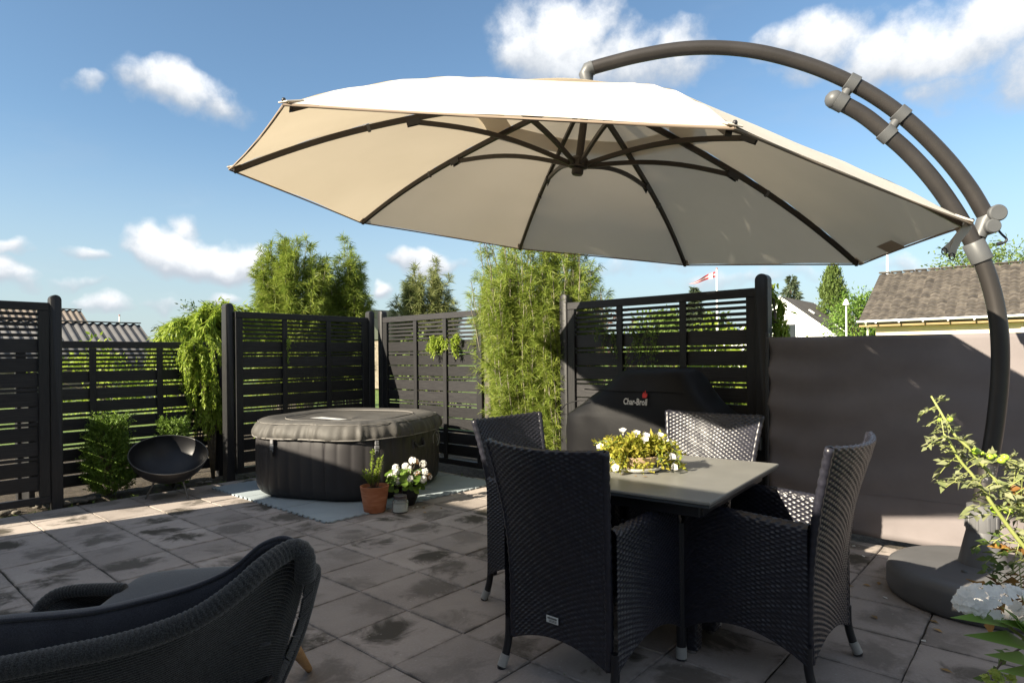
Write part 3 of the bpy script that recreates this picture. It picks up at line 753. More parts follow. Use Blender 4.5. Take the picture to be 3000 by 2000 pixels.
# ------------------------------------------------------------------ hot tub
M_TUB = mat('tub_wall_vinyl', (.028, .026, .028), .52, spec=.4, var=.10, vscale=3, bump=.15, bscale=220, bdist=.0015)
M_COVER = mat('tub_cover_cloth', (.072, .068, .063), .62, spec=.35, var=.12, vscale=5, bump=.35, bscale=26, bdist=.006)
M_PIPE = mat('cover_piping', (.16, .15, .14), .6)
tc_ = np.array([-1.61, 6.20, 0]); ta = R(-107.8) + math.pi / 2
tub = empty('inflatable_hot_tub', tc_ + np.array([0, 0, .013]), ta); tag(tub, 'dark inflatable hot tub with a strapped grey padded cover on a foam mat', 'hot tub')
def rsq(h, r, n=160):
    """rounded square outline, counter-clockwise, list of (x,y,nx,ny,s)"""
    o = []; per = 8 * (h - r) + 2 * math.pi * r
    for k in range(n):
        s = per * k / n; q = s
        for (cx, cy, a0) in ((h - r, h - r, 0), (-(h - r), h - r, 90), (-(h - r), -(h - r), 180), (h - r, -(h - r), 270)):
            L1 = math.pi * r / 2; L2 = 2 * (h - r)
            if q < L1:
                a = R(a0) + q / r; o.append((cx + r * math.cos(a), cy + r * math.sin(a), math.cos(a), math.sin(a), s)); break
            q -= L1
            if q < L2:
                a = R(a0 + 90); tx, ty = math.cos(R(a0 + 180)), math.sin(R(a0 + 180))
                o.append((cx + r * math.cos(a) + tx * q, cy + r * math.sin(a) + ty * q, math.cos(a), math.sin(a), s)); break
            q -= L2
    return o, per
OUT, PER = rsq(.79, .565, 432)
NP_ = 44; prof = []
for (z, off) in ((0, -.085), (.012, -.06), (.03, -.035), (.06, -.013), (.11, 0), (.30, .006), (.45, .004), (.56, -.004), (.60, -.02)): prof.append((z, off))
V = []; Fc = []; n = len(OUT)
for (z, off) in prof:
    for (x, y, nx, ny, s) in OUT:
        g_ = abs(math.sin(math.pi * s / PER * NP_)); pf = (-.012 * (1 - g_ ** .30)) if .05 < z < .59 else 0
        V.append((x + nx * (off + pf), y + ny * (off + pf), z))
for i in range(len(prof) - 1):
    for j in range(n): Fc.append((i * n + j, i * n + (j + 1) % n, (i + 1) * n + (j + 1) % n, (i + 1) * n + j))
Fc.append(tuple(range(n))[::-1])
MB().add(V, Fc).build('wall', M_TUB, tub, ang=50)
# cover: skirt, puckered ring, sagging middle
V = []; Fc = []
def s_at_px(px):
    ct, st_ = math.cos(ta), math.sin(ta); best = None
    for (x, y, nx, ny, s) in OUT:
        wx, wy = tc_[0] + ct * x - st_ * y, tc_[1] + st_ * x + ct * y; wnx, wny = ct * nx - st_ * ny, st_ * nx + ct * ny
        if wnx * wx + wny * wy > -.15: continue
        e = abs(1500 + F * wx / wy - px)
        if best is None or e < best[0]: best = (e, s)
    return best[1]
sA, sB = s_at_px(801), s_at_px(1101)
STR = [sA, sB, (sB + .25 * PER) % PER, (sA - .25 * PER) % PER, (sB + .5 * PER) % PER, (sA + .5 * PER) % PER]
ringp = [(.545, .026, 1), (.56, .032, 1), (.59, .030, 1), (.64, .008, .9), (.678, -.03, .6), (.695, -.075, .25), (.700, -.12, .1), (.690, -.17, .05), (.675, -.22, 0), (.668, -.32, 0), (.660, -.45, 0), (.655, -.60, 0), (.653, -.74, 0)]
for (z, off, wr) in ringp:
    for (x, y, nx, ny, s) in OUT:
        ds = min(min(abs(s - q), PER - abs(s - q)) for q in STR)
        pu = .013 * wr * math.sin(s * 52 + 2.2 * math.sin(s * 9)) * math.exp(-ds * 2.4) + .008 * wr * math.sin(s * 17 + 3 + z * 20) + .004 * wr * math.sin(s * 83 + 2 * math.sin(s * 13)) - .020 * wr * math.exp(-(ds / .05) ** 2)
        k = .79 + off
        f_ = (off + pu)
        if off > -.2: V.append((x + nx * f_, y + ny * f_, z - (.012 * math.exp(-(ds / .07) ** 2) if z > .62 and off > -.1 else 0) + .004 * math.sin(s * 7) * wr))
        else:
            sc_ = max(.02, 1 + off / .79); V.append((x * sc_, y * sc_, z + .006 * math.sin(x * 8 + 1) * math.sin(y * 7) - .012 * (1 - sc_)))
m_ = len(ringp)
for i in range(m_ - 1):
    for j in range(n): Fc.append((i * n + j, i * n + (j + 1) % n, (i + 1) * n + (j + 1) % n, (i + 1) * n + j))
V.append((0, 0, .645)); 
for j in range(n): Fc.append(((m_ - 1) * n + j, (m_ - 1) * n + (j + 1) % n, len(V) - 1))
cv = MB().add(V, Fc).build('cover', M_COVER, tub, ang=180)
def ringtube(z, off, r_, name, m, par):
    P = [(x + nx * off, y + ny * off, z + .003 * math.sin(s * 7)) for (x, y, nx, ny, s) in OUT]
    return MB().tube(P, r_, 6, closed=True).build(name, m, par, ang=60)
ringtube(.545, .028, .006, 'piping', M_PIPE, cv); ringtube(.672, -.020, .0035, 'piping', M_PIPE, cv)
P = [(x * .70, y * .70, .684) for (x, y, nx, ny, s) in OUT]; MB().tube(P, .005, 6, closed=True).build('piping', M_PIPE, cv, ang=60)
def at_s(s):
    i = int(s / PER * n) % n; return OUT[i]
M_BUCK = mat('buckle_plastic', (.20, .20, .21), .4)
for s in STR[:4] + STR[4:5]:
    x, y, nx, ny, _ = at_s(s); a = math.atan2(ny, nx); rm = Matrix.Rotation(a, 3, 'Z')
    b = MB(); b.box((x + nx * .014, y + ny * .014, .47), (.004, .026, .17), 0, rm); st_o = b.build('strap', M_DKPL, tub)
    b = MB(); b.box((x + nx * .026, y + ny * .026, .475), (.014, .042, .032), .004, rm); b.box((x + nx * .026, y + ny * .026, .515), (.012, .036, .04), .004, rm); b.box((x + nx * .026, y + ny * .026, .44), (.010, .034, .028), .003, rm); b.build('buckle', M_BUCK, tub)
    t1 = MB(); t1.box((x + nx * .03, y + ny * .03, .41), (.004, .024, .07), 0, rm @ Matrix.Rotation(R(8), 3, 'X')); t1.build('strap_tail', M_DKPL, tub)
# moulded carrying handle on the right wall and the round emblem
for (fx, zz) in ((.10, .475),):
    # wall with normal +x' : find outline samples whose normal points along +x (local)
    c = np.array([.775, -.30 + .02, 0]); b = MB()
    b.box((.79 + .002, -.215, .45), (.016, .045, .085), .006); b.box((.79 + .006, -.02, .45), (.016, .045, .085), .006)
    b.tube(spline([(.80, -.205, .465), (.825, -.18, .425), (.832, -.12, .42), (.829, -.06, .425), (.807, -.03, .465)], 5), .011, 8)
    b.build('carry_handle', M_DKPL, tub, ang=50)
em = MB(); L = [(.784, .30 + .075 * math.cos(a), .44 + .075 * math.sin(a)) for a in np.linspace(0, 2 * math.pi, 33)[:-1]]
em.tube(L, .006, 6, closed=True); em.tube([(.785, .265, .41), (.785, .265, .47)], .006, 5); em.tube(spline([(.785, .265, .41), (.785, .30, .405), (.785, .335, .43), (.785, .31, .455), (.785, .285, .45)], 4), .005, 5); em.tube(spline([(.785, .29, .475), (.785, .315, .48), (.785, .335, .465)], 4), .005, 5)
em.build('emblem', M_BUCK, tub, ang=60)
# white printed panel lying on the lid
lp = MB(); lp.add([(-.27, -.30, .0), (.12, -.42, .0), (.17, -.34, .0), (-.20, -.20, .0)], [(0, 1, 2, 3)])
lpo = lp.build('printed_panel', mat('printed_vinyl', (.62, .62, .61), .5, col2=(.36, .37, .38), vscale=26, ramp=(.5, .62)), cv, (0, 0, .6815)); 
# ------------------------------------------------------------------ wicker dining set
M_WICK = mat('black_poly_rattan', (.018, .018, .026), .34, spec=.55, var=.25, vscale=60, coord='Object')
M_LEGB = mat('black_leg_tube', (.012, .012, .015), .4)
M_FOOT = mat('grey_foot_cap', (.30, .295, .28), .5)
def woven(Pf, nc, nr, amp=.0022, ss=4, st=3, flip=False):
    """woven strip surface: Pf(s,t) with s,t in 0..1 -> (...,3); nc stakes across, nr strands along"""
    S = np.linspace(0, 1, nc * ss + 1); T = np.linspace(0, 1, nr * st + 1)
    s, t = np.meshgrid(S, T); P = Pf(s, t); e = 1e-3
    ds = Pf(np.clip(s + e, 0, 1), t) - Pf(np.clip(s - e, 0, 1), t); dt = Pf(s, np.clip(t + e, 0, 1)) - Pf(s, np.clip(t - e, 0, 1))
    nr_ = np.cross(ds, dt); nr_ /= np.linalg.norm(nr_, axis=-1, keepdims=True) + 1e-12
    if flip: nr_ = -nr_
    cs = s * nc; ci = np.minimum(np.floor(cs), nc - 1); fs = cs - ci
    rt = t * nr; ri = np.minimum(np.floor(rt + 1e-6), nr - 1); ft = rt - ri
    sg = np.where(((ci + ri) % 2) == 0, 1.0, -1.0) * (1 + .38 * np.sin(ci * 12.9898 + ri * 78.233) * np.cos(ci * 5.1 - ri * 3.7))
    h = sg * np.clip(np.sin(np.pi * fs), 0, 1) ** .55 * amp * np.clip(np.sin(np.pi * np.clip(ft, 0, 1)), 0, 1) ** .4 - amp * .7 * (2 * ft - 1) ** 2
    P = P + nr_ * h[..., None]
    a, b = P.shape[:2]; idx = np.arange(a * b).reshape(a, b)
    q = np.stack([idx[:-1, :-1], idx[:-1, 1:], idx[1:, 1:], idx[1:, :-1]], -1).reshape(-1, 4)
    if flip: q = q[:, ::-1]
    return P.reshape(-1, 3), q
def weld(parts):
    V = []; Fq = []; b = 0
    for P, q in parts: V.append(P); Fq.append(q + b); b += len(P)
    return np.concatenate(V), np.concatenate(Fq)
def interp(xs, ys):
    xs = np.array(xs); ys = np.array(ys); return lambda x: np.interp(x, xs, ys)
HW = interp([0, .15, .35, .50, .62, .72, .82, .94], [.226, .226, .227, .230, .236, .246, .258, .275])
def smooth_y(z):
    zz = np.array([0, .12, .25, .40, .55, .70, .82, .94]); yy = np.array([-.262, -.257, -.252, -.255, -.268, -.291, -.316, -.345])
    c = np.polyfit(zz, yy, 4); return np.polyval(c, z)
def back_pf():
    zt = .925; th = .026
    Lb = .80; La = math.pi * th / 2; Lf = .50; Tt = Lb + La + Lf
    def f(s, t):
        x = 2 * s - 1; d = t * Tt
        zb0 = .125 + .055 * (1 - x * x)
        ph = np.clip((d - Lb) / La, 0, 1) * np.pi
        zback = zb0 + (zt - zb0) * np.clip(d / Lb, 0, 1); zfront = zt - np.clip(d - Lb - La, 0, 9)
        z = np.where(d < Lb, zback, np.where(d < Lb + La, zt + th / 2 * np.sin(ph), zfront))
        off = np.where(d < Lb, -th / 2, np.where(d < Lb + La, -th / 2 * np.cos(ph), th / 2))
        cz = np.clip((z - .35) / .5, 0, 1)
        y = smooth_y(z) + off - .055 * (1 - x * x) * cz
        z = z + .012 * (x * x - 1) * np.where(z > .85, (z - .85) / .1, 0)
        return np.stack([x * HW(z), y, z], -1)
    return f, Tt
def arm_pf(sd):
    Lo = .50; r_ = .026; La = math.pi * r_; Li = .24; Tt = Lo + La + Li
    def f(s, t):
        yv = -.262 + s * .495; d = t * Tt
        ztop = .618 + .022 * s - .10 * np.clip((s - .88) / .12, 0, 1) ** 2
        zb = .13 + .085 * (1 - (2 * s - 1) ** 2)
        ph = np.clip((d - Lo) / La, 0, 1) * np.pi
        zo = zb + (ztop - zb) * np.clip(d / Lo, 0, 1)
        z = np.where(d < Lo, zo, np.where(d < Lo + La, ztop + r_ * np.sin(ph), ztop - (d - Lo - La)))
        bow = .012 * np.sin(np.pi * s)
        xo = .268 + bow - r_; x = np.where(d < Lo, xo + r_, np.where(d < Lo + La, xo + r_ * np.cos(ph), xo - r_))
        return np.stack([sd * x, yv, z], -1)
    return f, Tt
def make_chair():
    root = empty('wicker_armchair')
    f, T_ = back_pf(); V, q = woven(f, 28, int(T_ / .0105)); me = npmesh('backrest', V, [q], M_WICK); addobj('backrest', me, None, root, smooth=180)
    for sd in (1, -1):
        f, T_ = arm_pf(sd); V, q = woven(f, 27, int(T_ / .0105), flip=(sd < 0)); me = npmesh('armrest', V, [q], M_WICK); addobj('armrest', me, None, root, smooth=180)
    sf = lambda s, t: np.stack([(2 * s - 1) * .245, -.25 + .485 * t, .415 - .012 * np.sin(np.pi * s) * np.sin(np.pi * t)], -1)
    af = lambda s, t: np.stack([(2 * s - 1) * .25, .238 + 0 * s, .17 + .05 * (1 - (2 * s - 1) ** 2) + (.245 - .05 * (1 - (2 * s - 1) ** 2)) * t], -1)
    V, q = weld([woven(sf, 26, 44), woven(af, 26, 20, flip=True)]); me = npmesh('seat', V, [q], M_WICK); addobj('seat', me, None, root, smooth=180)
    # wrapped edge down both sides of the back and along the arm fronts
    for sd in (1, -1):
        zz = np.linspace(.13, .932, 66); P = [(sd * float(HW(z)) , float(smooth_y(z)), z) for z in zz]
        rr = [.0165 + .0018 * math.sin(i * 2.1) for i in range(len(P))]
        MB().tube(P, rr, 8).build('wrapped_edge', M_WICK, root, ang=180)
        P = [(sd * .252, -.255, .20), (sd * .253, -.258, .12), (sd * .256, -.275, .05), (sd * .262, -.292, .0)]
        lg = MB().tube(spline(P, 4), .0165, 12).build('leg', M_LEGB, root, ang=50)
        fe = MB().tube([(sd * .2555, -.2745, .052), (sd * .262, -.293, .008)], .0195, 14); fe.build('foot_cap', M_FOOT, lg, ang=40)
        MB().tube([(sd * .262, -.293, .0075), (sd * .2625, -.2935, .0005)], .0175, 12).build('glide', M_DKPL, lg)
        lg = MB().tube([(sd * .262, .232, .57), (sd * .262, .234, .3), (sd * .262, .236, .0)], .0165, 12).build('leg', M_LEGB, root, ang=50)
        MB().tube([(sd * .262, .236, .055), (sd * .262, .236, .008)], .0195, 14).build('foot_cap', M_FOOT, lg, ang=40)
        MB().tube([(sd * .262, .236, .0075), (sd * .262, .236, .0005)], .0175, 12).build('glide', M_DKPL, lg)
    return root
def place(o, x, y, fdir): o.location = (x, y, .001); o.rotation_euler = (0, 0, math.atan2(fdir[1], fdir[0]) - math.pi / 2)
c1 = make_chair(); place(c1, .335, 2.575, UD)
c4 = copy_tree(c1); place(c4, 1.045, 2.612, -VD + UD * .03)
c3 = copy_tree(c1); place(c3, .90, 3.245, -UD)
c2 = copy_tree(c1); place(c2, .235, 3.245, VD)
GR = 'wicker armchairs around the table'
tag(c1, 'black wicker armchair with a small white maker plate low on its shaded back', 'armchair', GR)
tag(c2, 'black wicker armchair between the table and the hot tub, backrest in shade', 'armchair', GR)
tag(c3, 'black wicker armchair in front of the covered grill, backrest glinting in the sun', 'armchair', GR)
tag(c4, 'black wicker armchair beside the parasol base, seen from its side', 'armchair', GR)
# maker plate
pz = .255; py = float(smooth_y(pz)) - .0215
tagp = MB().box((-.015, py, pz), (.056, .002, .026), 0).build('maker_plate', mat('white_plate', (.62, .62, .60), .5), c1)
def text_mesh(txt, size, name, m, bold=0.0, shear=0.0):
    cu = bpy.data.curves.new(name, 'FONT'); cu.body = txt; cu.size = size; cu.align_x = 'CENTER'; cu.align_y = 'CENTER'; cu.offset = bold; cu.shear = shear; cu.resolution_u = 2
    to = bpy.data.objects.new(name, cu); COL.objects.link(to); bpy.context.view_layer.update()
    me = bpy.data.meshes.new_from_object(to.evaluated_get(bpy.context.evaluated_depsgraph_get())); bpy.data.objects.remove(to); bpy.data.curves.remove(cu)
    me.name = name; me.materials.clear(); me.materials.append(m); return me
M_INK = mat('black_ink', (.02, .02, .02), .6)
for k in range(9): MB().box((-.035 + k * .005, py - .0014, pz + .005), (.0034, .0006, .0062 + .0012 * (k % 2)), 0).build('print_mark', M_INK, c1)
for k in range(2): MB().box((-.012, py - .0014, pz - .003 - k * .0045), (.036, .0006, .0018)).build('print_line', M_INK, c1)

# table
M_TOP = mat('table_top_stone', (.185, .183, .170), .42, spec=.4, var=.07, vscale=5, bump=.05, bscale=400, bdist=.0006)
M_RIM = mat('table_rim', (.045, .05, .055), .4)
Ft = np.array([.703, 2.226]); a_ = np.array([.599, .8007]); b_ = np.array([.8007, -.599]); tcx = Ft + a_ * .484 - b_ * .4615
tb = empty('dining_table', (tcx[0], tcx[1], 0), math.atan2(b_[1], b_[0])); tag(tb, 'square grey-topped garden table with wicker-wrapped legs between four black chairs', 'table')
MB().box((0, 0, .7275), (.923, .968, .013), .003).build('table_top', M_TOP, tb)
MB().box((0, 0, .7145), (.913, .958, .012), .002).build('top_rim', M_RIM, tb)
for (x, y, lx, ly) in ((0, .41, .80, .03), (0, -.41, .80, .03), (.39, 0, .03, .79), (-.39, 0, .03, .79)): MB().box((x, y, .683), (lx, ly, .05), .002).build('apron', M_LEGB, tb)
for sx in (-1, 1):
    for sy in (-1, 1):
        hw = .034
        def lf(s, t, sx=sx, sy=sy):
            a = s * 2 * np.pi; k = 1 / np.maximum(np.abs(np.cos(a)), np.abs(np.sin(a))); k = np.minimum(k, 1.25)
            return np.stack([sx * .25 + hw * k * np.cos(a), sy * .115 + hw * k * np.sin(a), .02 + .64 * t], -1)
        V, q = woven(lf, 16, 50, .0022); me = npmesh('leg', V, [q], M_WICK); lg = addobj('leg', me, None, tb, smooth=180)
        MB().lathe([(0, .001), (.022, .001), (.022, .03)], 14, (sx * .25, sy * .115, 0)).build('foot', mat('steel', (.55, .55, .55), .25, metal=1.0), lg, ang=40)
for (y_) in (.115, -.115): MB().box((0, y_, .672), (.5, .05, .02), .002).build('cross_bar', M_LEGB, tb)

# ------------------------------------------------------------------ covered grill
M_BBQ = mat('grill_cover', (.0075, .0074, .0085), .55, spec=.25, var=.12, vscale=5, bump=.15, bscale=45, bdist=.004)
gv, gu = -2.37, 4.36
gr = empty('covered_grill', UV(gu, gv), AV); tag(gr, 'gas grill under a fitted black cover with a white maker name and red flame', 'grill')
# local x along v, local -y toward the patio
rows = [(.02, .675, .275), (.12, .68, .28), (.30, .695, .285), (.50, .705, .29), (.66, .71, .292), (.74, .70, .29), (.79, .675, .288), (.835, .625, .284), (.885, .55, .278), (.94, .475, .27), (1.0, .405, .26), (1.05, .355, .243), (1.10, .315, .22), (1.13, .29, .195), (1.148, .27, .165), (1.155, .24, .13)]
n = 200; V = []; Fc = []
rf_ = random.Random(5); ph = [rf_.uniform(0, 6.3) for _ in range(6)]
def sup(a, hx, hy, e):
    c, s = math.cos(a), math.sin(a); return hx * math.copysign(abs(c) ** (2 / e), c), hy * math.copysign(abs(s) ** (2 / e), s)
zs = np.array([r[0] for r in rows]); HX = np.array([r[1] for r in rows]); HY = np.array([r[2] for r in rows])
NZ = 54
for i in range(NZ + 1):
    z = .02 + (1.155 - .02) * (i / NZ); hx = np.interp(z, zs, HX); hy = np.interp(z, zs, HY)
    for j in range(n):
        a = 2 * math.pi * j / n; x, y = sup(a, hx, hy, 5.0 if z < .8 else 4.0)
        dn = max(0, (.86 - z)) ; w = dn * .085
        per = x * 7.5 + (y * 7.5)
        fold = w * (math.sin(per * 1.0 + ph[0] + z * 1.2) * .5 + .35 * math.sin(per * 2.3 + ph[1] - z * 2) + .2 * math.sin(per * 4.7 + ph[2]))
        fold += .006 * math.sin(x * 15 + z * 9 + ph[3]) * math.sin(z * 13 + x * 4 + ph[4]) * (1 if z > .7 else .5)
        xs_ = .07 * min(1, max(0, (z - .84) / .22))
        # hood front stands proud of the side shelves, crease lines run from its lower corners
        if y < 0 and .80 < z < 1.0: fold += -.0
        k = 1 + fold / max(.2, math.hypot(x, y))
        V.append((x * k + xs_, y * k, z + .006 * math.sin(x * 9 + ph[5]) * (1 if z > .9 else 0)))
for i in range(NZ):
    for j in range(n): Fc.append((i * n + j, i * n + (j + 1) % n, (i + 1) * n + (j + 1) % n, (i + 1) * n + j))
V.append((0, 0, 1.16)); 
for j in range(n): Fc.append((NZ * n + j, NZ * n + (j + 1) % n, len(V) - 1))
cvb = MB().add(V, Fc).build('cover', M_BBQ, gr, ang=180)
MB().tube(spline([(-.66, -.292, .82), (-.60, -.298, .875), (-.50, -.295, .905), (-.40, -.288, .915)], 5), .0045, 6).build('piping', M_BBQ, cvb, ang=60)
MB().tube(spline([(-.44, -.268, 1.00), (-.2, -.272, .995), (.1, -.272, .995), (.40, -.266, 1.0)], 5), .004, 6).build('hood_seam', M_BBQ, cvb, ang=60)
M_LOGO = mat('logo_white', (.62, .60, .56), .6); M_FLAME = mat('logo_red', (.62, .03, .025), .6)
lean = math.atan2(.018, .10)
lg = addobj('maker_name', text_mesh('Char-Broil', .063, 'maker_name', M_LOGO, .0016), None, cvb, (.03, -.298, .918), (R(90) - lean, 0, 0)); lg.scale = (.74, 1.05, 1)
fm = MB().add([(-.012, 0, 0), (.010, 0, 0), (.016, .012, 0), (.013, .028, 0), (.007, .016, 0), (.003, .040, 0), (-.004, .022, 0), (-.010, .030, 0), (-.015, .012, 0)], [(0, 1, 2, 3, 4, 5, 6, 7, 8)])
fm.build('flame_mark', M_FLAME, cvb, (.105, -.293, .951), (R(90) - lean, 0, 0)).scale = (1.35, 1.45, 1)
for (x, y) in ((-.55, -.2), (.55, -.2), (-.55, .2), (.55, .2)):
    MB().lathe([(0, -.018), (.03, -.014), (.036, 0), (.03, .014), (0, .018)], 16).build('castor', M_DKPL, gr, (x, y, .036), (0, R(90), 0), ang=50)
MB().box((0, 0, .10), (1.2, .44, .05)).build('undershelf', M_DKPL, gr)

# ------------------------------------------------------------------ fire bowl
M_BOWL = mat('black_steel_bowl', (.020, .020, .023), .42, metal=.4, spec=.5, var=.2, vscale=6)
M_RIMB = mat('bowl_rim', (.14, .135, .13), .35, metal=.8)
fb = empty('fire_bowl', UV(2.27, -6.19), 0); tag(fb, 'wide black steel fire bowl tipped on a three-legged stand beside the bushes', 'fire bowl')
Rb = .325; prof = []
for k in range(14): a = k / 13 * R(84); prof.append((Rb / math.sin(R(84)) * math.sin(a), -.84 * Rb / math.sin(R(84)) * (math.cos(a) - math.cos(R(84)))))
bw = MB().lathe([(r_, z) for r_, z in prof] + [(r_ - .004, z + .002) for r_, z in prof[::-1]], 56)
ctr = (-.01, -.03, .395); rot = Vector((.26, -.36, .90)).to_track_quat('Z', 'Y').to_euler()
bo = bw.build('bowl', M_BOWL, fb, ctr, rot, ang=60)
L = [(Rb * math.cos(a), Rb * math.sin(a), 0) for a in np.linspace(0, 2 * math.pi, 57)[:-1]]
MB().tube(L, .005, 6, closed=True).build('rim', M_RIMB, bo, ang=60)
ring = [(.145 * math.cos(a) + .01, .145 * math.sin(a), .165) for a in np.linspace(0, 2 * math.pi, 41)[:-1]]
MB().tube(ring, .008, 8, closed=True).build('stand_ring', M_RIMB, fb, ang=60)
for a in (R(-150), R(-30), R(90)):
    MB().tube([(.145 * math.cos(a) + .01, .145 * math.sin(a), .167), (.225 * math.cos(a) + .01, .225 * math.sin(a), .003)], .0085, 8).build('leg', M_RIMB, fb, ang=60)
# ------------------------------------------------------------------ rope lounge chair
M_ROPE = mat('charcoal_rope', (.010, .010, .0105), .85, spec=.2, col2=(.060, .062, .064), vscale=330, bump=.8, bscale=420, bdist=.002, sheen=.25)
M_CUSH = mat('navy_charcoal_cushion', (.018, .018, .023), .9, spec=.2, col2=(.062, .065, .082), vscale=380, bump=.6, bscale=500, bdist=.001, stretch=(1, 1, 3), sheen=.3)
M_CUSHS = mat('grey_seat_cushion', (.042, .044, .052), .9, spec=.2, col2=(.062, .065, .075), vscale=160, bump=.5, bscale=500, bdist=.001, sheen=.3)
M_OAK = mat('oiled_eucalyptus', (.42, .22, .075), .5, col2=(.55, .31, .12), vscale=5, stretch=(18, 18, 2), bump=.2, bscale=20)
lc = empty('rope_lounge_chair', (-.95, 1.9, 0)); tag(lc, 'low charcoal rope lounge chair with navy cushions and wooden legs, turned away', 'lounge chair')
LO = Vector((-.95, 1.9, 0))
def lch(o): o.parent = lc; o.location = Vector(o.location) - LO; return o
def px3(L): return [G(x, y, z) for x, y, z in L]
RIM = spline(px3([(-420, 2030, .55), (-200, 1993, .56), (0, 1958, .575), (191, 1921, .59), (357, 1886, .605), (510, 1837, .63), (606, 1791, .655), (701, 1722, .70), (765, 1665, .735), (829, 1620, .757), (870, 1607, .762), (893, 1630, .74), (893, 1690, .675)]), 26)
def wrapped(P, r_, pitch=.0135, depth=.16, name='rim', par=None, n=14):
    """tube wound with rope: resampled, every turn bulges"""
    P = [np.array(p) for p in P]; d = np.concatenate([[0], np.cumsum([np.linalg.norm(P[i + 1] - P[i]) for i in range(len(P) - 1)])])
    m_ = int(d[-1] / (pitch / 4)); t = np.linspace(0, d[-1], m_); A = np.array(P); Q = np.stack([np.interp(t, d, A[:, k]) for k in range(3)], 1)
    rr = [r_ * (1 + depth * (abs(math.sin(math.pi * tt / pitch)) ** .6 - .6)) for tt in t]
    return MB().tube(list(Q), rr, n).build(name, M_ROPE, par, ang=180)
lch(wrapped(RIM, .026, name='back_rim'))
R2 = spline(px3([(905, 1700, .655), (913, 1672, .668), (921, 1667, .662), (921, 1690, .63), (912, 1728, .57), (897, 1790, .47), (880, 1848, .38), (861, 1898, .30), (835, 1960, .215), (800, 2030, .14), (740, 2100, .10)]), 14)
lch(wrapped(R2, .017, .011, .14, 'side_rim'))
# rope webbing of the near side: strands run roughly parallel to the rim
n = len(RIM); botL = [G(-420, 2300, .16), G(100, 2250, .16), G(520, 2130, .17), G(805, 2010, .19)]
BOT = spline(botL, 40); BOT = [BOT[int(round(i * (len(BOT) - 1) / (n - 1)))] for i in range(n)]
web = MB(); K = 46
for k in range(1, K):
    w = k / K; P = []
    for i in range(0, n, 6):
        s = i / (n - 1); bow = math.sin(math.pi * w) * .05 * (1 - s)
        P.append(RIM[i] * (1 - w) + BOT[i] * w + np.array([0, -bow, 0]))
    web.tube(P, .0058, 6, cap=False)
lch(web.build('rope_webbing', M_ROPE, ang=180))
# narrow strip of rope between the side edge and the outer rim
strp = MB(); edge = spline(px3([(893, 1690, .675), (884, 1770, .55), (866, 1840, .44), (838, 1910, .33), (800, 2000, .21)]), 12); r2 = R2[22:-10]
for k in range(44):
    a = edge[int(k * (len(edge) - 1) / 43)]; b = r2[int(k * (len(r2) - 1) / 43)]
    strp.tube([a, (a + b) / 2 + np.array([.012, -.004, 0]), b], .0052, 6, cap=False)
lch(strp.build('rope_strip', M_ROPE, ang=180))
# frame bars behind the webbing
fr = MB()
for i in (int(n * .42), int(n * .70), int(n * .86)):
    P = [RIM[i] * (1 - w) + BOT[i] * w + np.array([.0, .012, 0]) for w in np.linspace(.02, 1, 8)]; fr.tube(P, .009, 8)
fr.tube([p + np.array([0, .01, 0]) for p in BOT[::12]], .012, 8); lch(fr.build('frame', M_LEGB, ang=60))
# back cushion
CE = spline(px3([(-420, 1868, 0.585), (-200, 1842, 0.595), (0, 1817, 0.605), (140, 1806, 0.610), (255, 1794, 0.617), (357, 1775, 0.627), (529, 1731, 0.657), (638, 1690, 0.687), (701, 1652, 0.717), (765, 1598, 0.765), (823, 1575, 0.785), (858, 1583, 0.777), (878, 1607, 0.750), (884, 1650, 0.685)]), 14)
V = []; Fc = []; NS = 12
for i, p in enumerate(CE):
    t = CE[min(i + 1, len(CE) - 1)] - CE[max(i - 1, 0)]; t[2] = 0; t /= np.linalg.norm(t); inn = np.array([-.30, .954, 0])
    puff = .012 * math.sin(i * .21) + .006 * math.sin(i * .5)
    for (o_, dz) in ((0, 0), (-.014 - puff * .2, -.018), (-.020 - puff * .3, -.06), (-.018 - puff * .3, -.11), (-.006, -.17), (.015, -.24), (.03, -.26), (.085, -.24), (.105, -.16), (.10, -.08), (.07, -.02), (.03, .004)):
        kk = 1 - .86 * max(0, min(1, (i / len(CE) - .42) / .22)); V.append(p + inn * o_ * (.4 + .6 * kk) + np.array([0, 0, dz * kk]))
m_ = len(CE)
for i in range(m_ - 1):
    for j in range(NS): Fc.append((i * NS + j, i * NS + (j + 1) % NS, (i + 1) * NS + (j + 1) % NS, (i + 1) * NS + j))
Fc.append(tuple(range(NS))[::-1]); Fc.append(tuple((m_ - 1) * NS + j for j in range(NS)))
bc = lch(MB().add(V, Fc).build('back_cushion', M_CUSH, ang=180))
pp = MB().tube([p + np.array([0, -.004, .001]) for p in CE], .0065, 8).build('piping', M_CUSH, None, ang=180); pp.parent = bc
pp.location = Vector((0, 0, 0)) 
bc_off = bc.location.copy(); pp.location = (0, 0, 0)
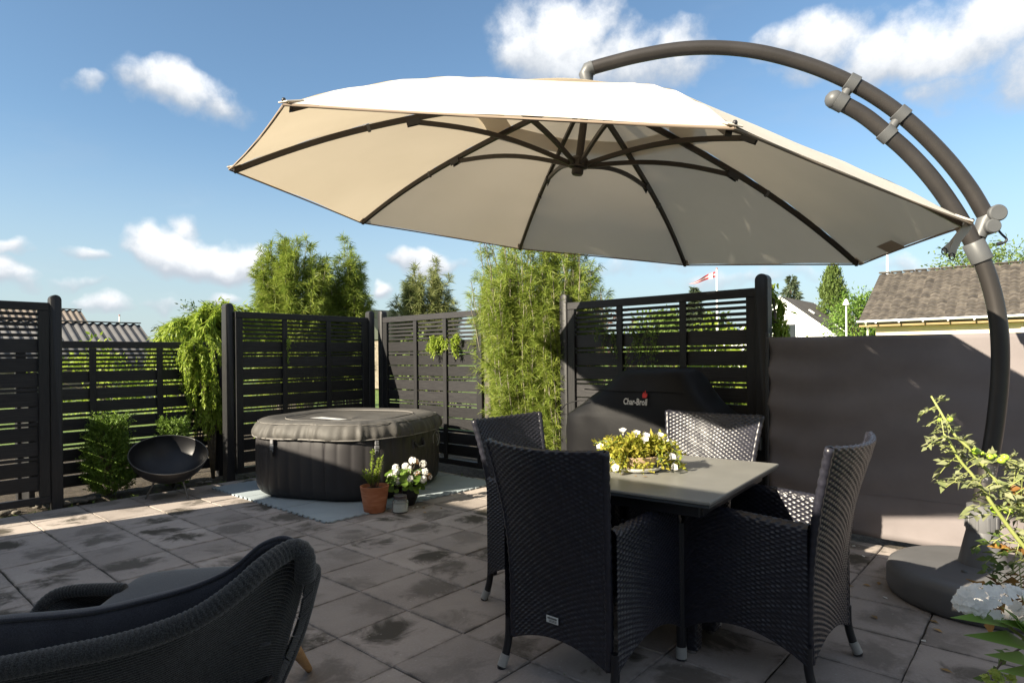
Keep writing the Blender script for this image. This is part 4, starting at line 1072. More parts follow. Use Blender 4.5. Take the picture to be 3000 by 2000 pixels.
# seat cushion, two fields
def pillow(L, Wd, T, seed):
    V = []; Fc = []; nx = 24; ny = 18
    for sgn in (1, -1):
        for i in range(nx + 1):
            for j in range(ny + 1):
                x = -1 + 2 * i / nx; y = -1 + 2 * j / ny; e = (1 - abs(x) ** 5) * (1 - abs(y) ** 5)
                V.append((x * L / 2 * (1 - .02 * y * y), y * Wd / 2 * (1 - .02 * x * x), sgn * T / 2 * (.12 + .88 * max(0, e) ** .4)))
    m2 = (nx + 1) * (ny + 1)
    for i in range(nx):
        for j in range(ny):
            a = i * (ny + 1) + j; Fc.append((a, a + ny + 1, a + ny + 2, a + 1)); Fc.append((m2 + a, m2 + a + 1, m2 + a + ny + 2, m2 + a + ny + 1))
    bd = [i * (ny + 1) for i in range(nx + 1)] + [nx * (ny + 1) + j for j in range(1, ny + 1)] + [i * (ny + 1) + ny for i in range(nx - 1, -1, -1)] + [j for j in range(ny - 1, 0, -1)]
    for k in range(len(bd)): a, b = bd[k], bd[(k + 1) % len(bd)]; Fc.append((a, b, m2 + b, m2 + a)[::-1])
    return MB().add(V, Fc)
ang_ = math.atan2(2.33 - 2.28, -1.11 + 1.40)
o = pillow(.40, .66, .10, 1).build('seat_cushion', M_CUSHS, None, (-1.19, 2.07, .425), (R(2), R(-2), R(6)), ang=180); lch(o)
o = pillow(.24, .62, .10, 2).build('seat_cushion', M_CUSHS, None, (-.88, 2.10, .44), (R(2), R(-4), R(9)), ang=180); lch(o)
# far arm with fanned cords
FA = spline(px3([(60, 1860, .36), (105, 1800, .40), (134, 1763, .435), (172, 1739, .455), (236, 1728, .465), (330, 1725, .468), (365, 1727, .466)]), 14)
lch(wrapped(FA, .021, .012, .14, 'arm_rim'))
fan = MB(); lowc = spline(px3([(205, 1875, .34), (250, 1850, .345), (300, 1812, .35), (340, 1785, .35), (380, 1765, .35), (440, 1750, .35)]), 20)
for k in range(34):
    a = FA[int(4 + k * (len(FA) * .78) / 34)]; b = lowc[int(k * (len(lowc) - 1) / 33)]; fan.tube([a, a * .5 + b * .5 + np.array([0, 0, -.015]), b], .0055, 6, cap=False)
lch(fan.build('arm_cords', M_ROPE, ang=180))
lch(MB().tube(lowc, .010, 8).build('arm_base_bar', M_LEGB, ang=60))
# legs
def wleg(a, b): lch(MB().tube([a, b], [.022, .0135], 14).build('leg', M_OAK, ang=50)); lch(MB().tube([np.array(b) + np.array([0, 0, .001]), np.array(b) + np.array([0, 0, -.004])], .011, 10).build('leg_glide', M_DKPL))
wleg(G(862, 1898, .27), G(905, 1958, .006)); wleg((-1.35, 2.20, .27), (-1.55, 2.45, .006)); wleg((-.80, 1.72, .25), (-.72, 1.45, .006)); wleg((-1.30, 1.62, .25), (-1.45, 1.40, .006))
MB_f = MB(); MB_f.tube([(-.80, 1.72, .25), (-1.30, 1.62, .25), (-1.35, 2.20, .27), tuple(G(862, 1898, .27)), (-.80, 1.72, .25)], .012, 8); lch(MB_f.build('seat_frame', M_LEGB, ang=60))
# ------------------------------------------------------------------ foliage tools
def unit(v): return v / (np.linalg.norm(v, axis=-1, keepdims=True) + 1e-9)
def rdir(n, rng): return unit(rng.normal(size=(n, 3)))
def blades(P, D, L, Wd, droop=.3, rng=RNG):
    """narrow two-joint leaves: P base, D direction, L length, Wd width"""
    n = len(P); D = unit(D); side = unit(np.cross(D, rdir(n, rng))); L = np.broadcast_to(L, (n,))[:, None]; Wd = np.broadcast_to(Wd, (n,))[:, None]
    dn = np.array([0, 0, -1.0]); sw = side * rng.uniform(-.6, .6, (n, 1))
    m = P + D * L * .5 + (dn * droop * .12 + sw * .2) * L; D2 = unit(D + dn * droop + sw); t = m + D2 * L * .5
    V = np.stack([P - side * Wd * .2, P + side * Wd * .2, m + side * Wd * .5, m - side * Wd * .5, t], 1).reshape(-1, 3)
    b = np.arange(n)[:, None] * 5
    return V, b + np.array([[0, 1, 2, 3]]), b + np.array([[3, 2, 4]])
def leaves(P, D, Nn, L, Wd, fold=.12):
    """broad pointed leaves: 6 vertices, folded along the midrib"""
    n = len(P); D = unit(D); side = unit(np.cross(D, Nn)); up = unit(np.cross(side, D)); L = np.broadcast_to(L, (n,))[:, None]; Wd = np.broadcast_to(Wd, (n,))[:, None]
    m1 = P + D * L * .38; t = P + D * L - up * L * .10
    V = np.stack([P, m1 + side * Wd * .5 + up * Wd * fold, t, m1 - side * Wd * .5 + up * Wd * fold, m1 - up * 0], 1).reshape(-1, 3)
    b = np.arange(n)[:, None] * 5
    tri = np.concatenate([b + np.array([[0, 4, 1]]), b + np.array([[4, 2, 1]]), b + np.array([[0, 3, 4]]), b + np.array([[4, 3, 2]])])
    return V, np.zeros((0, 4), int), tri
def fol_obj(name, parts, m, parent=None):
    Vs = []; Q = []; T = []; b = 0
    for V, q, t in parts: Vs.append(V); Q.append(q + b); T.append(t + b); b += len(V)
    me = npmesh(name, np.concatenate(Vs), [x for x in (np.concatenate(Q), np.concatenate(T)) if len(x)], m)
    o = addobj(name, me, None, parent); return o
def leafmat(name, c1, c2, isl, tl=.35, rough=.5): return mat(name, c1, rough, spec=.35, col2=c2, vscale=1.7, isl=isl, transl=(tl,), coord='World', ramp=(.35, .65))
L_FINE = leafmat('fineline_leaf', (.125, .205, .028), (.20, .29, .042), (.30, .34, .07), .42)
L_FINE2 = leafmat('fineline_leaf_far', (.13, .185, .05), (.20, .245, .08), (.27, .28, .12), .42)
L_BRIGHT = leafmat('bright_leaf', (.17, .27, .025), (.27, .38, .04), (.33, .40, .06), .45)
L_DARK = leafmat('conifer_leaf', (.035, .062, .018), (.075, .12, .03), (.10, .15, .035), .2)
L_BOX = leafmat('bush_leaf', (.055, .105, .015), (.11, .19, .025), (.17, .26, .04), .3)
L_MID = leafmat('tree_leaf', (.06, .11, .022), (.13, .20, .04), (.18, .25, .06), .35)
L_BLUE = leafmat('spruce_leaf', (.035, .055, .035), (.075, .10, .055), (.10, .13, .07), .15)
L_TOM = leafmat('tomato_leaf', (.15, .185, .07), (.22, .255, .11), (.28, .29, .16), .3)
L_BARK = mat('twig_bark', (.13, .105, .075), .85, var=.3, vscale=20)
L_TWIG = mat('grey_twig', (.20, .18, .14), .85, var=.3, vscale=20)

def fine_shrub(name, base, Ht, rx, nst, label, seed, m=None, tuft=22, lw=.0075, ll=.075, low=.12, lean=(0, 0), squash=.8, group=None, extra=None, dens=1.0):
    """upright feathery shrub: bundle of steep stems, every stem dressed with tufts of thread-like leaves"""
    rng = np.random.default_rng(seed); root = empty(name, base); tag(root, label, 'shrub', group)
    st = MB(); LP_, LD = [], []
    for k in range(nst):
        a = rng.uniform(0, 2 * np.pi); rr = np.sqrt(rng.uniform(0, 1)); h = Ht * (1 - .24 * rr ** 2.2) * rng.uniform(.74, 1.03)
        dx, dy = np.cos(a) * rr * rx, np.sin(a) * rr * rx * squash
        b0 = np.array([dx * .42, dy * .42, 0]); 
        P = []
        for t in np.linspace(0, 1, 9):
            w = t ** .75
            P.append(b0 + np.array([dx * .66 * w * 1.0 + lean[0] * t * t, dy * .58 * w + lean[1] * t * t, h * t]) + rng.normal(size=3) * np.array([.02, .02, 0]) * t)
        P = np.array(P); st.tube(P, [.007 * (1 - .7 * t) + .0018 for t in np.linspace(0, 1, 9)], 4, cap=False)
        nt_ = int(tuft * h / Ht * dens)
        for q in range(nt_):
            t = low + (1 - low) * (q + rng.uniform(0, 1)) / nt_; i = min(7, int(t * 8)); f = t * 8 - i; p = P[i] * (1 - f) + P[i + 1] * f
            out_ = np.array([dx, dy, 0]); out_ = out_ / (np.linalg.norm(out_) + 1e-6)
            tw = unit(out_ * rng.uniform(.1, .9) + rng.normal(size=3) * .45 + np.array([0, 0, .9])); ln = rng.uniform(.06, .24) * (1.1 - .5 * t)
            e = p + tw * ln
            if rng.uniform() < .6: st.tube([p, e], [.0025, .0012], 3, cap=False)
            n = rng.integers(26, 40); s = rng.uniform(.2, 1.0, (n, 1)); LP_.append(p + (e - p) * s); LD.append(tw * .55 + rng.normal(size=(n, 3)) * .42 + out_ * .15)
    LPp = np.concatenate(LP_); LDd = np.concatenate(LD)
    st.build('stems', L_TWIG, root, ang=180)
    fol_obj('foliage', [blades(LPp, LDd, rng.uniform(.6, 1.15, len(LPp)) * ll, rng.uniform(.7, 1.2, len(LPp)) * lw, .55, rng)], m or L_FINE, root)
    return root
gC = UV(4.86, -3.93)
fine_shrub('feathery_shrub', gC + np.array([0, 0, -.03]), 2.75, .52, 100, 'tall feathery green shrub growing in the gap of the black fence', 3, tuft=40, squash=.62, lw=.0052, ll=.10)
gC2 = UV(5.05, -4.35)
fine_shrub('feathery_shrub', gC2 + np.array([0, 0, -.03]), 2.70, .30, 34, 'slim feathery shrub leaning past the rough square-cut post', 5, tuft=26, lean=(-.18, -.05), lw=.0052, ll=.10)
fine_shrub('feathery_shrub', UV(4.95, -3.62) + np.array([0, 0, -.03]), 2.60, .34, 46, 'feathery shrub crowding the left post of the grill panel', 6, tuft=34, squash=.7, lw=.0052, ll=.10)
def far_shrub(x0, x1, ytop, Y, seed, nst, label, m):
    xa = DD(x0, 1000, Y)[0]; xb = DD(x1, 1000, Y)[0]; z = DD((x0 + x1) / 2, ytop, Y)[2]
    fine_shrub('feathery_shrub', np.array([(xa + xb) / 2, Y, -.05]), z + .05, (xb - xa) / 2 * 1.02, nst, label, seed, m, tuft=42, lw=.0085, ll=.15, low=.3, squash=.7)
far_shrub(765, 962, 672, 9.6, 21, 80, 'broad feathery shrub standing tallest beyond the shaded fence panel', L_FINE)
far_shrub(950, 1078, 716, 9.9, 22, 46, 'narrower feathery shrub close beside the tallest one beyond the fence corner', L_FINE)
far_shrub(1165, 1328, 768, 10.6, 23, 60, 'pale feathery shrub seen over the sunlit fence panel', L_FINE2)

# ------------------------------------------------------------------ clipped bushes in front of the low fence
def sprig_bush(name, base, Ht, rx, nsp, label, seed, m, cat='bush', taper=.55, ll=.022, lw=.011, group=None):
    """small bush: crowded upright sprays of scale leaves, uneven outline"""
    rng = np.random.default_rng(seed); root = empty(name, base); tag(root, label, cat, group); st = MB(); LP_, LD = [], []
    for k in range(nsp):
        zc = rng.uniform(.03, 1.0); a = rng.uniform(0, 2 * np.pi); w = rx * (1 - taper * max(0, zc - .35) ** 1.3) * (.75 + .25 * min(1, zc * 4)); rr = np.sqrt(rng.uniform(.06, 1.0)) * w * (1 + .12 * np.sin(3 * a + seed) + .1 * np.sin(7 * zc + a))
        p = np.array([np.cos(a) * rr * .75, np.sin(a) * rr * .75, zc * Ht * .88]); d = unit(np.array([np.cos(a) * .7, np.sin(a) * .7, .75]) + rng.normal(size=3) * .25); L = rng.uniform(.07, .13) * (Ht / .8)
        if k % 9 == 0: st.tube([(0, 0, max(0, p[2] - .15)), p, p + d * L], [.004, .003, .001], 3, cap=False)
        n = 15; s = np.linspace(.1, 1, n)[:, None]; LP_.append(p + d * L * s); LD.append(d * .7 + rng.normal(size=(n, 3)) * .65)
    st.build('stems', L_BARK, root, ang=180)
    P = np.concatenate(LP_); D = np.concatenate(LD); nn_ = unit(rdir(len(P), rng) + np.array([0, 0, .6]))
    fol_obj('foliage', [leaves(P, D, nn_, rng.uniform(.7, 1.3, len(P)) * ll, rng.uniform(.7, 1.2, len(P)) * lw)], m, root); return root
gb = G(318, 1446); sprig_bush('conifer_bush', gb + np.array([0, 0, -.02]), .80, .225, 1250, 'dense green conifer bush left of the fire bowl', 31, L_BOX, taper=.72)
gb = UV(2.46, -6.70); sprig_bush('conifer_bush', gb + np.array([0, 0, -.02]), .74, .165, 700, 'smaller sunlit green bush peeping out behind the fire bowl', 32, L_BOX, taper=.6)

# ------------------------------------------------------------------ weeping shrub hanging over the low fence
def weeping(name, tops, n_br, Ln, label, seed, m, ll=.09, lw=.022, tuft=9, cat='shrub', side=.5, ndown=14, base=None, group=None):
    rng = np.random.default_rng(seed); b = np.array(base if base is not None else tops[0], float); root = empty(name, b); tag(root, label, cat, group); st = MB(); LP_, LD = [], []
    if base is not None: 
        for tp in tops: st.tube([(0, 0, 0), (np.array(tp) - b) * np.array([.5, .5, .6]), np.array(tp) - b], [.018, .013, .006], 5)
    for k in range(n_br):
        tp = np.array(tops[rng.integers(len(tops))], float) + rng.normal(size=3) * np.array([.06, .06, .05]) - b; a = rng.uniform(0, 2 * np.pi); out_ = np.array([np.cos(a), np.sin(a), 0]); L = Ln * rng.uniform(.5, 1.1)
        P = [tp + out_ * side * (1 - (1 - t) ** 1.6) * L + np.array([0, 0, .18 * L * t - .95 * L * t * t]) for t in np.linspace(0, 1, ndown)]
        st.tube(P[::3] + [P[-1]], .0028, 3, cap=False)
        for i in range(1, ndown):
            d = unit(P[i] - P[i - 1]); n = tuft; LP_.append(P[i] + rng.normal(size=(n, 3)) * .012); LD.append(d * .8 + rng.normal(size=(n, 3)) * .45 + np.array([0, 0, -.25]))
    st.build('stems', L_BARK, root, ang=180); P = np.concatenate(LP_); D = np.concatenate(LD); nn_ = unit(rdir(len(P), rng) * .6 + np.array([0, 0, 1.0]))
    fol_obj('foliage', [leaves(P, D, nn_, rng.uniform(.6, 1.25, len(P)) * ll, rng.uniform(.7, 1.2, len(P)) * lw, .1)], m, root); return root
bW = UV(3.0, -7.5)
weeping('weeping_shrub', [DD(x, y, Y) for x, y, Y in ((600, 930, 7.3), (640, 905, 7.3), (565, 950, 7.2), (680, 915, 7.6), (740, 925, 7.9))], 84, .55, 'bright green arching shrub spilling over the low fence beside the post', 41, L_BRIGHT, ll=.11, lw=.021, side=.75, tuft=8, base=(bW[0], bW[1], -.05))
# its curtain of soft growth in front of the boards
tc2 = [UV(2.80 + .05 * k, -6.93 + .02 * (k % 3), 1.30 - .14 * k) for k in range(-1, 5)]
weeping('climber', tc2, 80, .40, 'soft light green curtain of climbing shoots hanging in front of the low fence', 42, L_BRIGHT, ll=.042, lw=.014, side=.42, tuft=15, ndown=16, base=UV(2.93, -6.86, -.02), cat='climber')
for k, (tops, n_br, Ln, lab, ll) in enumerate((
    ([UV(3.55, -6.42, 1.40), UV(3.45, -6.42, 1.42)], 5, .16, 'small climbing sprig hanging over the shaded fence panel', .028),
    ([UV(4.75, -5.28, 1.44), UV(4.75, -5.22, 1.45)], 16, .13, 'sunlit yellow-green sprig tucked through the sunlit fence panel left of a batten', .032),
    ([UV(4.75, -5.02, 1.46), UV(4.75, -4.96, 1.46)], 9, .13, 'bright sprig hanging right of the batten on the sunlit fence panel', .03),
    ([UV(4.75, -2.95, 1.45), UV(4.75, -3.02, 1.50)], 9, .26, 'shaded trailing sprig on the left bay of the panel behind the grill', .022),
    ([UV(4.75, -2.68, 1.47), UV(4.75, -2.62, 1.42)], 14, .38, 'longer shaded trailing sprig in the middle bay behind the grill', .022))):
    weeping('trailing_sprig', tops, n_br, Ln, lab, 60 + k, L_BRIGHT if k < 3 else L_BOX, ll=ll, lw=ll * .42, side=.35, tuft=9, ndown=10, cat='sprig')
# ------------------------------------------------------------------ background: houses, trees, poles beyond the fence
def crown_tree(name, base, Ht, rx, label, seed, m, kind='round', trunk=.12, nclump=60, per=70, ls=.16, lw=.10, ry=None, group=None, cat='tree', z0=.25):
    rng = np.random.default_rng(seed); root = empty(name, base); tag(root, label, cat, group); ry = ry or rx
    st = MB(); st.tube([(0, 0, 0), (rx * .03, 0, Ht * .35), (-rx * .02, 0, Ht * .62), (0, 0, Ht * .93)], [trunk, trunk * .8, trunk * .5, trunk * .12], 8)
    P, D = [], []
    if kind == 'round':
        for k in range(nclump):
            d = rdir(1, rng)[0]; q = rng.uniform(.45, 1.0); zc = Ht * (z0 + (1 - z0) * .5) + d[2] * q * Ht * (1 - z0) * .5; c = np.array([d[0] * q * rx, d[1] * q * ry, zc])
            sz = rng.uniform(.12, .26) * min(rx, Ht * .5); st.tube([(0, 0, Ht * rng.uniform(.25, .6)), c * np.array([.6, .6, .85]), c], [trunk * .25, trunk * .14, .01], 4, cap=False)
            n = per; P.append(c + rng.normal(size=(n, 3)) * sz * np.array([1, 1, .7])); D.append(rdir(n, rng) + d * .6 + np.array([0, 0, -.15]))
    elif kind == 'spruce':
        nl = int(Ht / .34)
        for l in range(nl):
            z = Ht * (.10 + .90 * l / nl); w = rx * (1 - l / nl) ** .8 + .05
            for b in range(int(7 + 9 * (1 - l / nl))):
                a = rng.uniform(0, 2 * np.pi); L = w * rng.uniform(.7, 1.12); e = np.array([np.cos(a) * L, np.sin(a) * L, z - .10 * L + .06 * L * L / rx]); s0 = np.array([0, 0, z + .05 * L])
                st.tube([s0, e], [.02, .006], 3, cap=False); n = int(per * (.35 + .65 * L / rx)); t = rng.uniform(.12, 1, (n, 1)) ** .8
                P.append(s0 + (e - s0) * t + rng.normal(size=(n, 3)) * np.array([.09, .09, .05]) * (.5 + L / rx)); D.append(unit(e - s0) + rng.normal(size=(n, 3)) * .5 + np.array([0, 0, -.15]))
    elif kind == 'column':
        for k in range(nclump):
            t = rng.uniform(0.02, 1); w = rx * np.sin(np.pi * min(1, .18 + .82 * t)) ** .6 * (1 - .25 * t); a = rng.uniform(0, 2 * np.pi); q = rng.uniform(.6, 1.05); c = np.array([np.cos(a) * w * q, np.sin(a) * w * q, Ht * (.06 + .94 * t)])
            n = per; s = rng.uniform(0, 1, (n, 1)); P.append(c + np.array([np.cos(a) * .1, np.sin(a) * .1, .55]) * s * Ht * .11 + rng.normal(size=(n, 3)) * rx * .12); D.append(np.array([np.cos(a) * .3, np.sin(a) * .3, 1.0]) + rng.normal(size=(n, 3)) * .4)
    P = np.concatenate(P); D = np.concatenate(D); st.build('trunk', L_BARK, root, ang=60)
    nn_ = unit(rdir(len(P), rng) + np.array([0, 0, .5])); fol_obj('crown', [leaves(P, D, nn_, rng.uniform(.6, 1.3, len(P)) * ls, rng.uniform(.7, 1.2, len(P)) * lw, .15)], m, root); return root
def at_px(x, ytop, Y): p = DD(x, ytop, Y); return np.array([p[0], Y, -.06]), p[2] + .06
# left, beyond the low fence
b, h = at_px(480, 925, 17); crown_tree('conifer_tree', b, h, .55, 'small dark conifer left of the arching bright shrub beyond the low fence', 101, L_BLUE, 'spruce', .06, per=70, ls=.10, lw=.035)
b, h = at_px(575, 884, 15); crown_tree('conifer_tree', b, h, .62, 'dark pine top rising behind the arching bright shrub', 102, L_DARK, 'round', .07, nclump=46, per=70, ls=.11, lw=.03, z0=.15)
b, h = at_px(300, 1010, 14); crown_tree('garden_bush', b, h, 1.3, 'sunny rounded green bush behind the low fence below the sheds', 103, L_BRIGHT, 'round', .05, nclump=40, per=60, ls=.11, lw=.06, z0=.0, cat='bush')
b, h = at_px(560, 1020, 13); crown_tree('garden_bush', b, h, 1.0, 'yellow-green bush behind the low fence next to the arching shrub', 104, L_BRIGHT, 'round', .05, nclump=36, per=60, ls=.10, lw=.06, z0=.0, cat='bush')
b, h = at_px(830, 950, 10.5); crown_tree('garden_bush', b, h, .9, 'light green bush behind the shaded fence panel under the feathery shrubs', 105, L_FINE, 'round', .04, nclump=44, per=70, ls=.10, lw=.03, z0=.0, cat='bush')
b, h = at_px(1260, 985, 9.6); crown_tree('garden_bush', b, h, .55, 'low leafy bush just behind the sunlit fence panel', 106, L_MID, 'round', .03, nclump=30, per=60, ls=.08, lw=.04, z0=.0, cat='bush')
# behind the grill panel
b, h = at_px(2130, 905, 7.6); crown_tree('garden_bush', b, h, .75, 'bright yellow-green bush glowing through the laths behind the grill', 107, L_BRIGHT, 'round', .04, nclump=52, per=60, ls=.11, lw=.045, z0=.0, cat='bush')
b, h = at_px(1900, 930, 9.0); crown_tree('garden_bush', b, h, .8, 'darker green bush behind the middle bay of the grill panel', 108, L_MID, 'round', .04, nclump=44, per=60, ls=.09, lw=.045, z0=.0, cat='bush')
b, h = at_px(1735, 925, 10.5); crown_tree('copper_bush', b, h, .8, 'coppery red-leaved bush behind the left bay of the grill panel', 109, leafmat('copper_leaf', (.07, .035, .03), (.12, .06, .045), (.15, .085, .06), .25), 'round', .04, nclump=34, per=60, ls=.08, lw=.045, z0=.0, cat='bush')
vb = UV(5.02, -1.62)
weeping('climbing_vine', [UV(5.0, -1.645 + .012 * k, 1.72 - .12 * k) for k in range(0, 6)], 36, .16, 'leafy green vine climbing behind the tall post beside the screen', 110, L_BRIGHT, ll=.055, lw=.024, side=.16, tuft=7, ndown=8, base=(vb[0], vb[1], -.03), cat='climber')
b, h = at_px(2035, 836, 62); crown_tree('conifer_tree', b, h, 1.6, 'dark fir tip below the red and white pennant', 111, L_BLUE, 'spruce', .14, per=40, ls=.40, lw=.14)
b, h = at_px(2000, 905, 66); crown_tree('broadleaf_tree', b, h, 5.5, 'distant broad tree mass behind the flagpole', 112, L_MID, 'round', .2, nclump=80, per=60, ls=.5, lw=.3, ry=3)
b, h = at_px(2318, 803, 66); crown_tree('spruce_tree', b, h, 2.75, 'dark blue-green spruce rising behind the white gabled house', 113, L_BLUE, 'spruce', .2, per=52, ls=.42, lw=.13)
b, h = at_px(2440, 797, 52); crown_tree('cypress_tree', b, h, 1.28, 'tall pointed green cypress behind the white house and street lamp', 114, leafmat('cypress_leaf', (.05, .085, .02), (.10, .15, .035), (.14, .19, .05), .25), 'column', .15, nclump=330, per=34, ls=.26, lw=.11)
b, h = at_px(2520, 850, 44); crown_tree('broadleaf_tree', b, h, 2.1, 'green broadleaf tree between the cypress and the tiled roof', 115, leafmat('ash_leaf', (.06, .12, .02), (.12, .22, .035), (.17, .27, .05), .35), 'round', .16, nclump=90, per=60, ls=.24, lw=.12)
b, h = at_px(2900, 716, 38); crown_tree('broadleaf_tree', b, h, 3.4, 'spiky-topped green tree rising behind the tiled roof beside the parasol pole', 116, L_MID, 'round', .2, nclump=120, per=60, ls=.26, lw=.10, ry=2.2, z0=.35)
b, h = at_px(2470, 990, 22); crown_tree('garden_bush', b, h + .05, 1.3, 'low green shrub showing just over the grey screen', 117, L_BRIGHT, 'round', .05, nclump=40, per=60, ls=.10, lw=.05, z0=.0, cat='bush')
# dense far belt of trees that reads as one mass
rng = np.random.default_rng(77); P = []; D = []
for k in range(420):
    a = rng.uniform(-.85, .85); r_ = rng.uniform(120, 150); c = np.array([math.sin(a) * r_, math.cos(a) * r_, rng.uniform(.2, 3.6)]); n = 26; P.append(c + rng.normal(size=(n, 3)) * np.array([1.5, 1.5, 1.0])); D.append(rdir(n, rng))
P = np.concatenate(P); D = np.concatenate(D); tag(fol_obj('distant_trees', [leaves(P, D, rdir(len(P), rng), 1.3, .8)], L_MID), 'far-off belt of trees along the horizon', None, None, 'stuff')

# tall lawn grass behind the screen
rng = np.random.default_rng(78); n = 2600; gx = rng.uniform(0, 1, n); A0 = DD(2560, 1000, 12); A1 = DD(2960, 1000, 10.5)
P = A0 + (A1 - A0) * gx[:, None] + rng.normal(size=(n, 3)) * np.array([.25, .25, 0]); P[:, 2] = 1.06 + .0 * gx
P[:, 2] = -.06; 
Dg = np.stack([rng.normal(.35, .3, n), rng.normal(0, .2, n), np.ones(n)], 1)
tag(fol_obj('ornamental_grass', [blades(P, Dg, rng.uniform(1.35, 1.68, n), .012, .35, rng)], leafmat('grass_blade', (.16, .2, .05), (.25, .28, .09), (.34, .34, .16), .35)), 'feathery pale grass showing above the grey screen', None, None, 'stuff')

# ---- tiled house on the right
M_RT = mat('grey_roof_tile', (.054, .046, .040), .8, col2=(.112, .097, .080), vscale=3.0, bump=.5, bscale=30, objrand=.28, coord='Object', detail=6)
M_CREAM = mat('cream_wall', (.80, .68, .46), .85, var=.04, vscale=2)
M_SOFF = mat('brown_soffit', (.27, .185, .085), .7, var=.1); M_GUT = mat('white_gutter', (.80, .80, .80), .4)
E0 = DD(2515, 941, 24.0); hz_ = float(E0[2]); th = empty('tiled_house', (E0[0], E0[1], 0), math.atan2(-.64, .77)); tag(th, 'cream bungalow with a grey pantile roof and white gutter beyond the screen', 'house')
rl = 11.0; rw = 4.5; rise = 2.2; pang = math.atan2(rise, rw); sl_ = math.hypot(rise, rw)
und = MB(); V = [(0, 0, hz_), (rl, 0, hz_), (rl, rw, hz_ + rise), (0, rw, hz_ + rise), (0, 2 * rw, hz_), (rl, 2 * rw, hz_)]; V2 = [(x, y, z - .10) for x, y, z in V]
und.add(V + V2, [(0, 1, 2, 3), (3, 2, 5, 4), (7, 6, 9, 8), (8, 9, 10, 11), (0, 6, 7, 1), (4, 5, 11, 10), (0, 3, 9, 6), (3, 4, 10, 9), (2, 1, 7, 8), (5, 2, 8, 11)])
rfo = und.build('roof', mat('roof_underlay', (.06, .055, .05), .85), th)
nrow = 15; tw_, tl_ = .30, sl_ / nrow
def pantile():
    n = 8; V = []; 
    for (yy, lift) in ((0, .03), (tl_ * 1.08, .004)):
        for k in range(n + 1):
            x = tw_ * 1.03 * k / n; V.append((x, yy, lift + .028 * math.sin(2 * math.pi * k / n - 1.2) + .03))
    for k in range(n + 1): V.append((V[k][0], V[k][1], V[k][2] - .025))
    Fc = [(k, k + 1, n + 2 + k, n + 1 + k) for k in range(n)] + [(2 * n + 2 + k, 2 * n + 3 + k, k + 1, k) for k in range(n)]
    me = bpy.data.meshes.new('roof_tile'); me.from_pydata(V, [], Fc); me.materials.append(M_RT); shade(me, 60); return me
PT_ = pantile(); ca, sa = math.cos(pang), math.sin(pang)
for c in range(20):
    for r_ in range(nrow):
        y = r_ * tl_; addobj('roof_tile', PT_, None, rfo, (.02 + c * tw_, y * ca, hz_ + y * sa + .002), (pang + rnd.uniform(-.012, .012), rnd.uniform(-.012, .012), rnd.uniform(-.012, .012)))
mt = MB()
for c in range(20, 36):
    for r_ in range(nrow):
        y = r_ * tl_; mt.box((.17 + c * tw_, (y + tl_ / 2) * ca, hz_ + (y + tl_ / 2) * sa + .03), (tw_ * .96, tl_, .05), .01, Matrix.Rotation(pang, 3, 'X'))
tag(mt.build('roof_tiles_beyond_view', M_RT, rfo), kind='stuff')
for c in range(24): addobj('ridge_tile', boxmesh('ridge_tile', (.44, .20, .07), .03, M_RT), None, rfo, (.2 + c * .45, rw, hz_ + rise + .09), (0, R(2), 0))
MB().tube([(-.05, -.05, hz_ - .02), (rl, -.05, hz_ - .02)], .045, 10).build('gutter', M_GUT, th, ang=60)
MB().box((rl / 2, .12, hz_ - .17), (rl, .05, .10)).build('fascia', M_SOFF, th)
MB().box((rl / 2 + .2, .45, hz_ - .16), (rl - .3, .7, .04)).build('soffit', M_SOFF, th)
MB().box((rl / 2 + .3, rw, (hz_ - .2) / 2 - .03), (rl - .4, 2 * rw - 1.0, hz_ - .2)).build('wall', M_CREAM, th)
MB().add([(.13, .5, hz_ - .2), (.13, 2 * rw - .5, hz_ - .2), (.13, rw, hz_ + rise - .35), (.33, .5, hz_ - .2), (.33, 2 * rw - .5, hz_ - .2), (.33, rw, hz_ + rise - .35)], [(0, 2, 1), (3, 4, 5), (0, 1, 4, 3), (1, 2, 5, 4), (2, 0, 3, 5)]).build('gable', M_CREAM, th)
MB().tube([(.25, -.05, hz_ - .05), (.25, .35, hz_ - .30), (.25, .44, 0)], .04, 8).build('downpipe', M_GUT, th, ang=60)
for k in range(14): MB().box((.6 + k * .75, -.10, hz_ - .06), (.05, .03, .10)).build('gutter_bracket', M_GUT, th)
for (x, w_) in ((5.6, 1.5), (8.4, 1.2)):
    MB().box((x, .47, 1.5), (w_, .06, 1.2), .01).build('window_frame', M_GUT, th); MB().box((x, .43, 1.5), (w_ - .16, .02, 1.04)).build('pane', M_GLASS, th)
MB().box((6.2, rw * .5, hz_ + rise * .5 + .11), (.35, .30, .05), .01, Matrix.Rotation(pang, 3, 'X')).build('roof_vent', M_GUT, rfo)

# ---- white gabled house
A_ = DD(2288, 868, 48.0); wh = empty('white_house', (A_[0], A_[1], 0), AU); tag(wh, 'white gabled house with a dark sloping roof and white balcony', 'house')
M_WH = mat('white_wall', (.80, .80, .80), .8, var=.03); za = float(A_[2]); hw_ = 5.2; ezz = za - 4.1
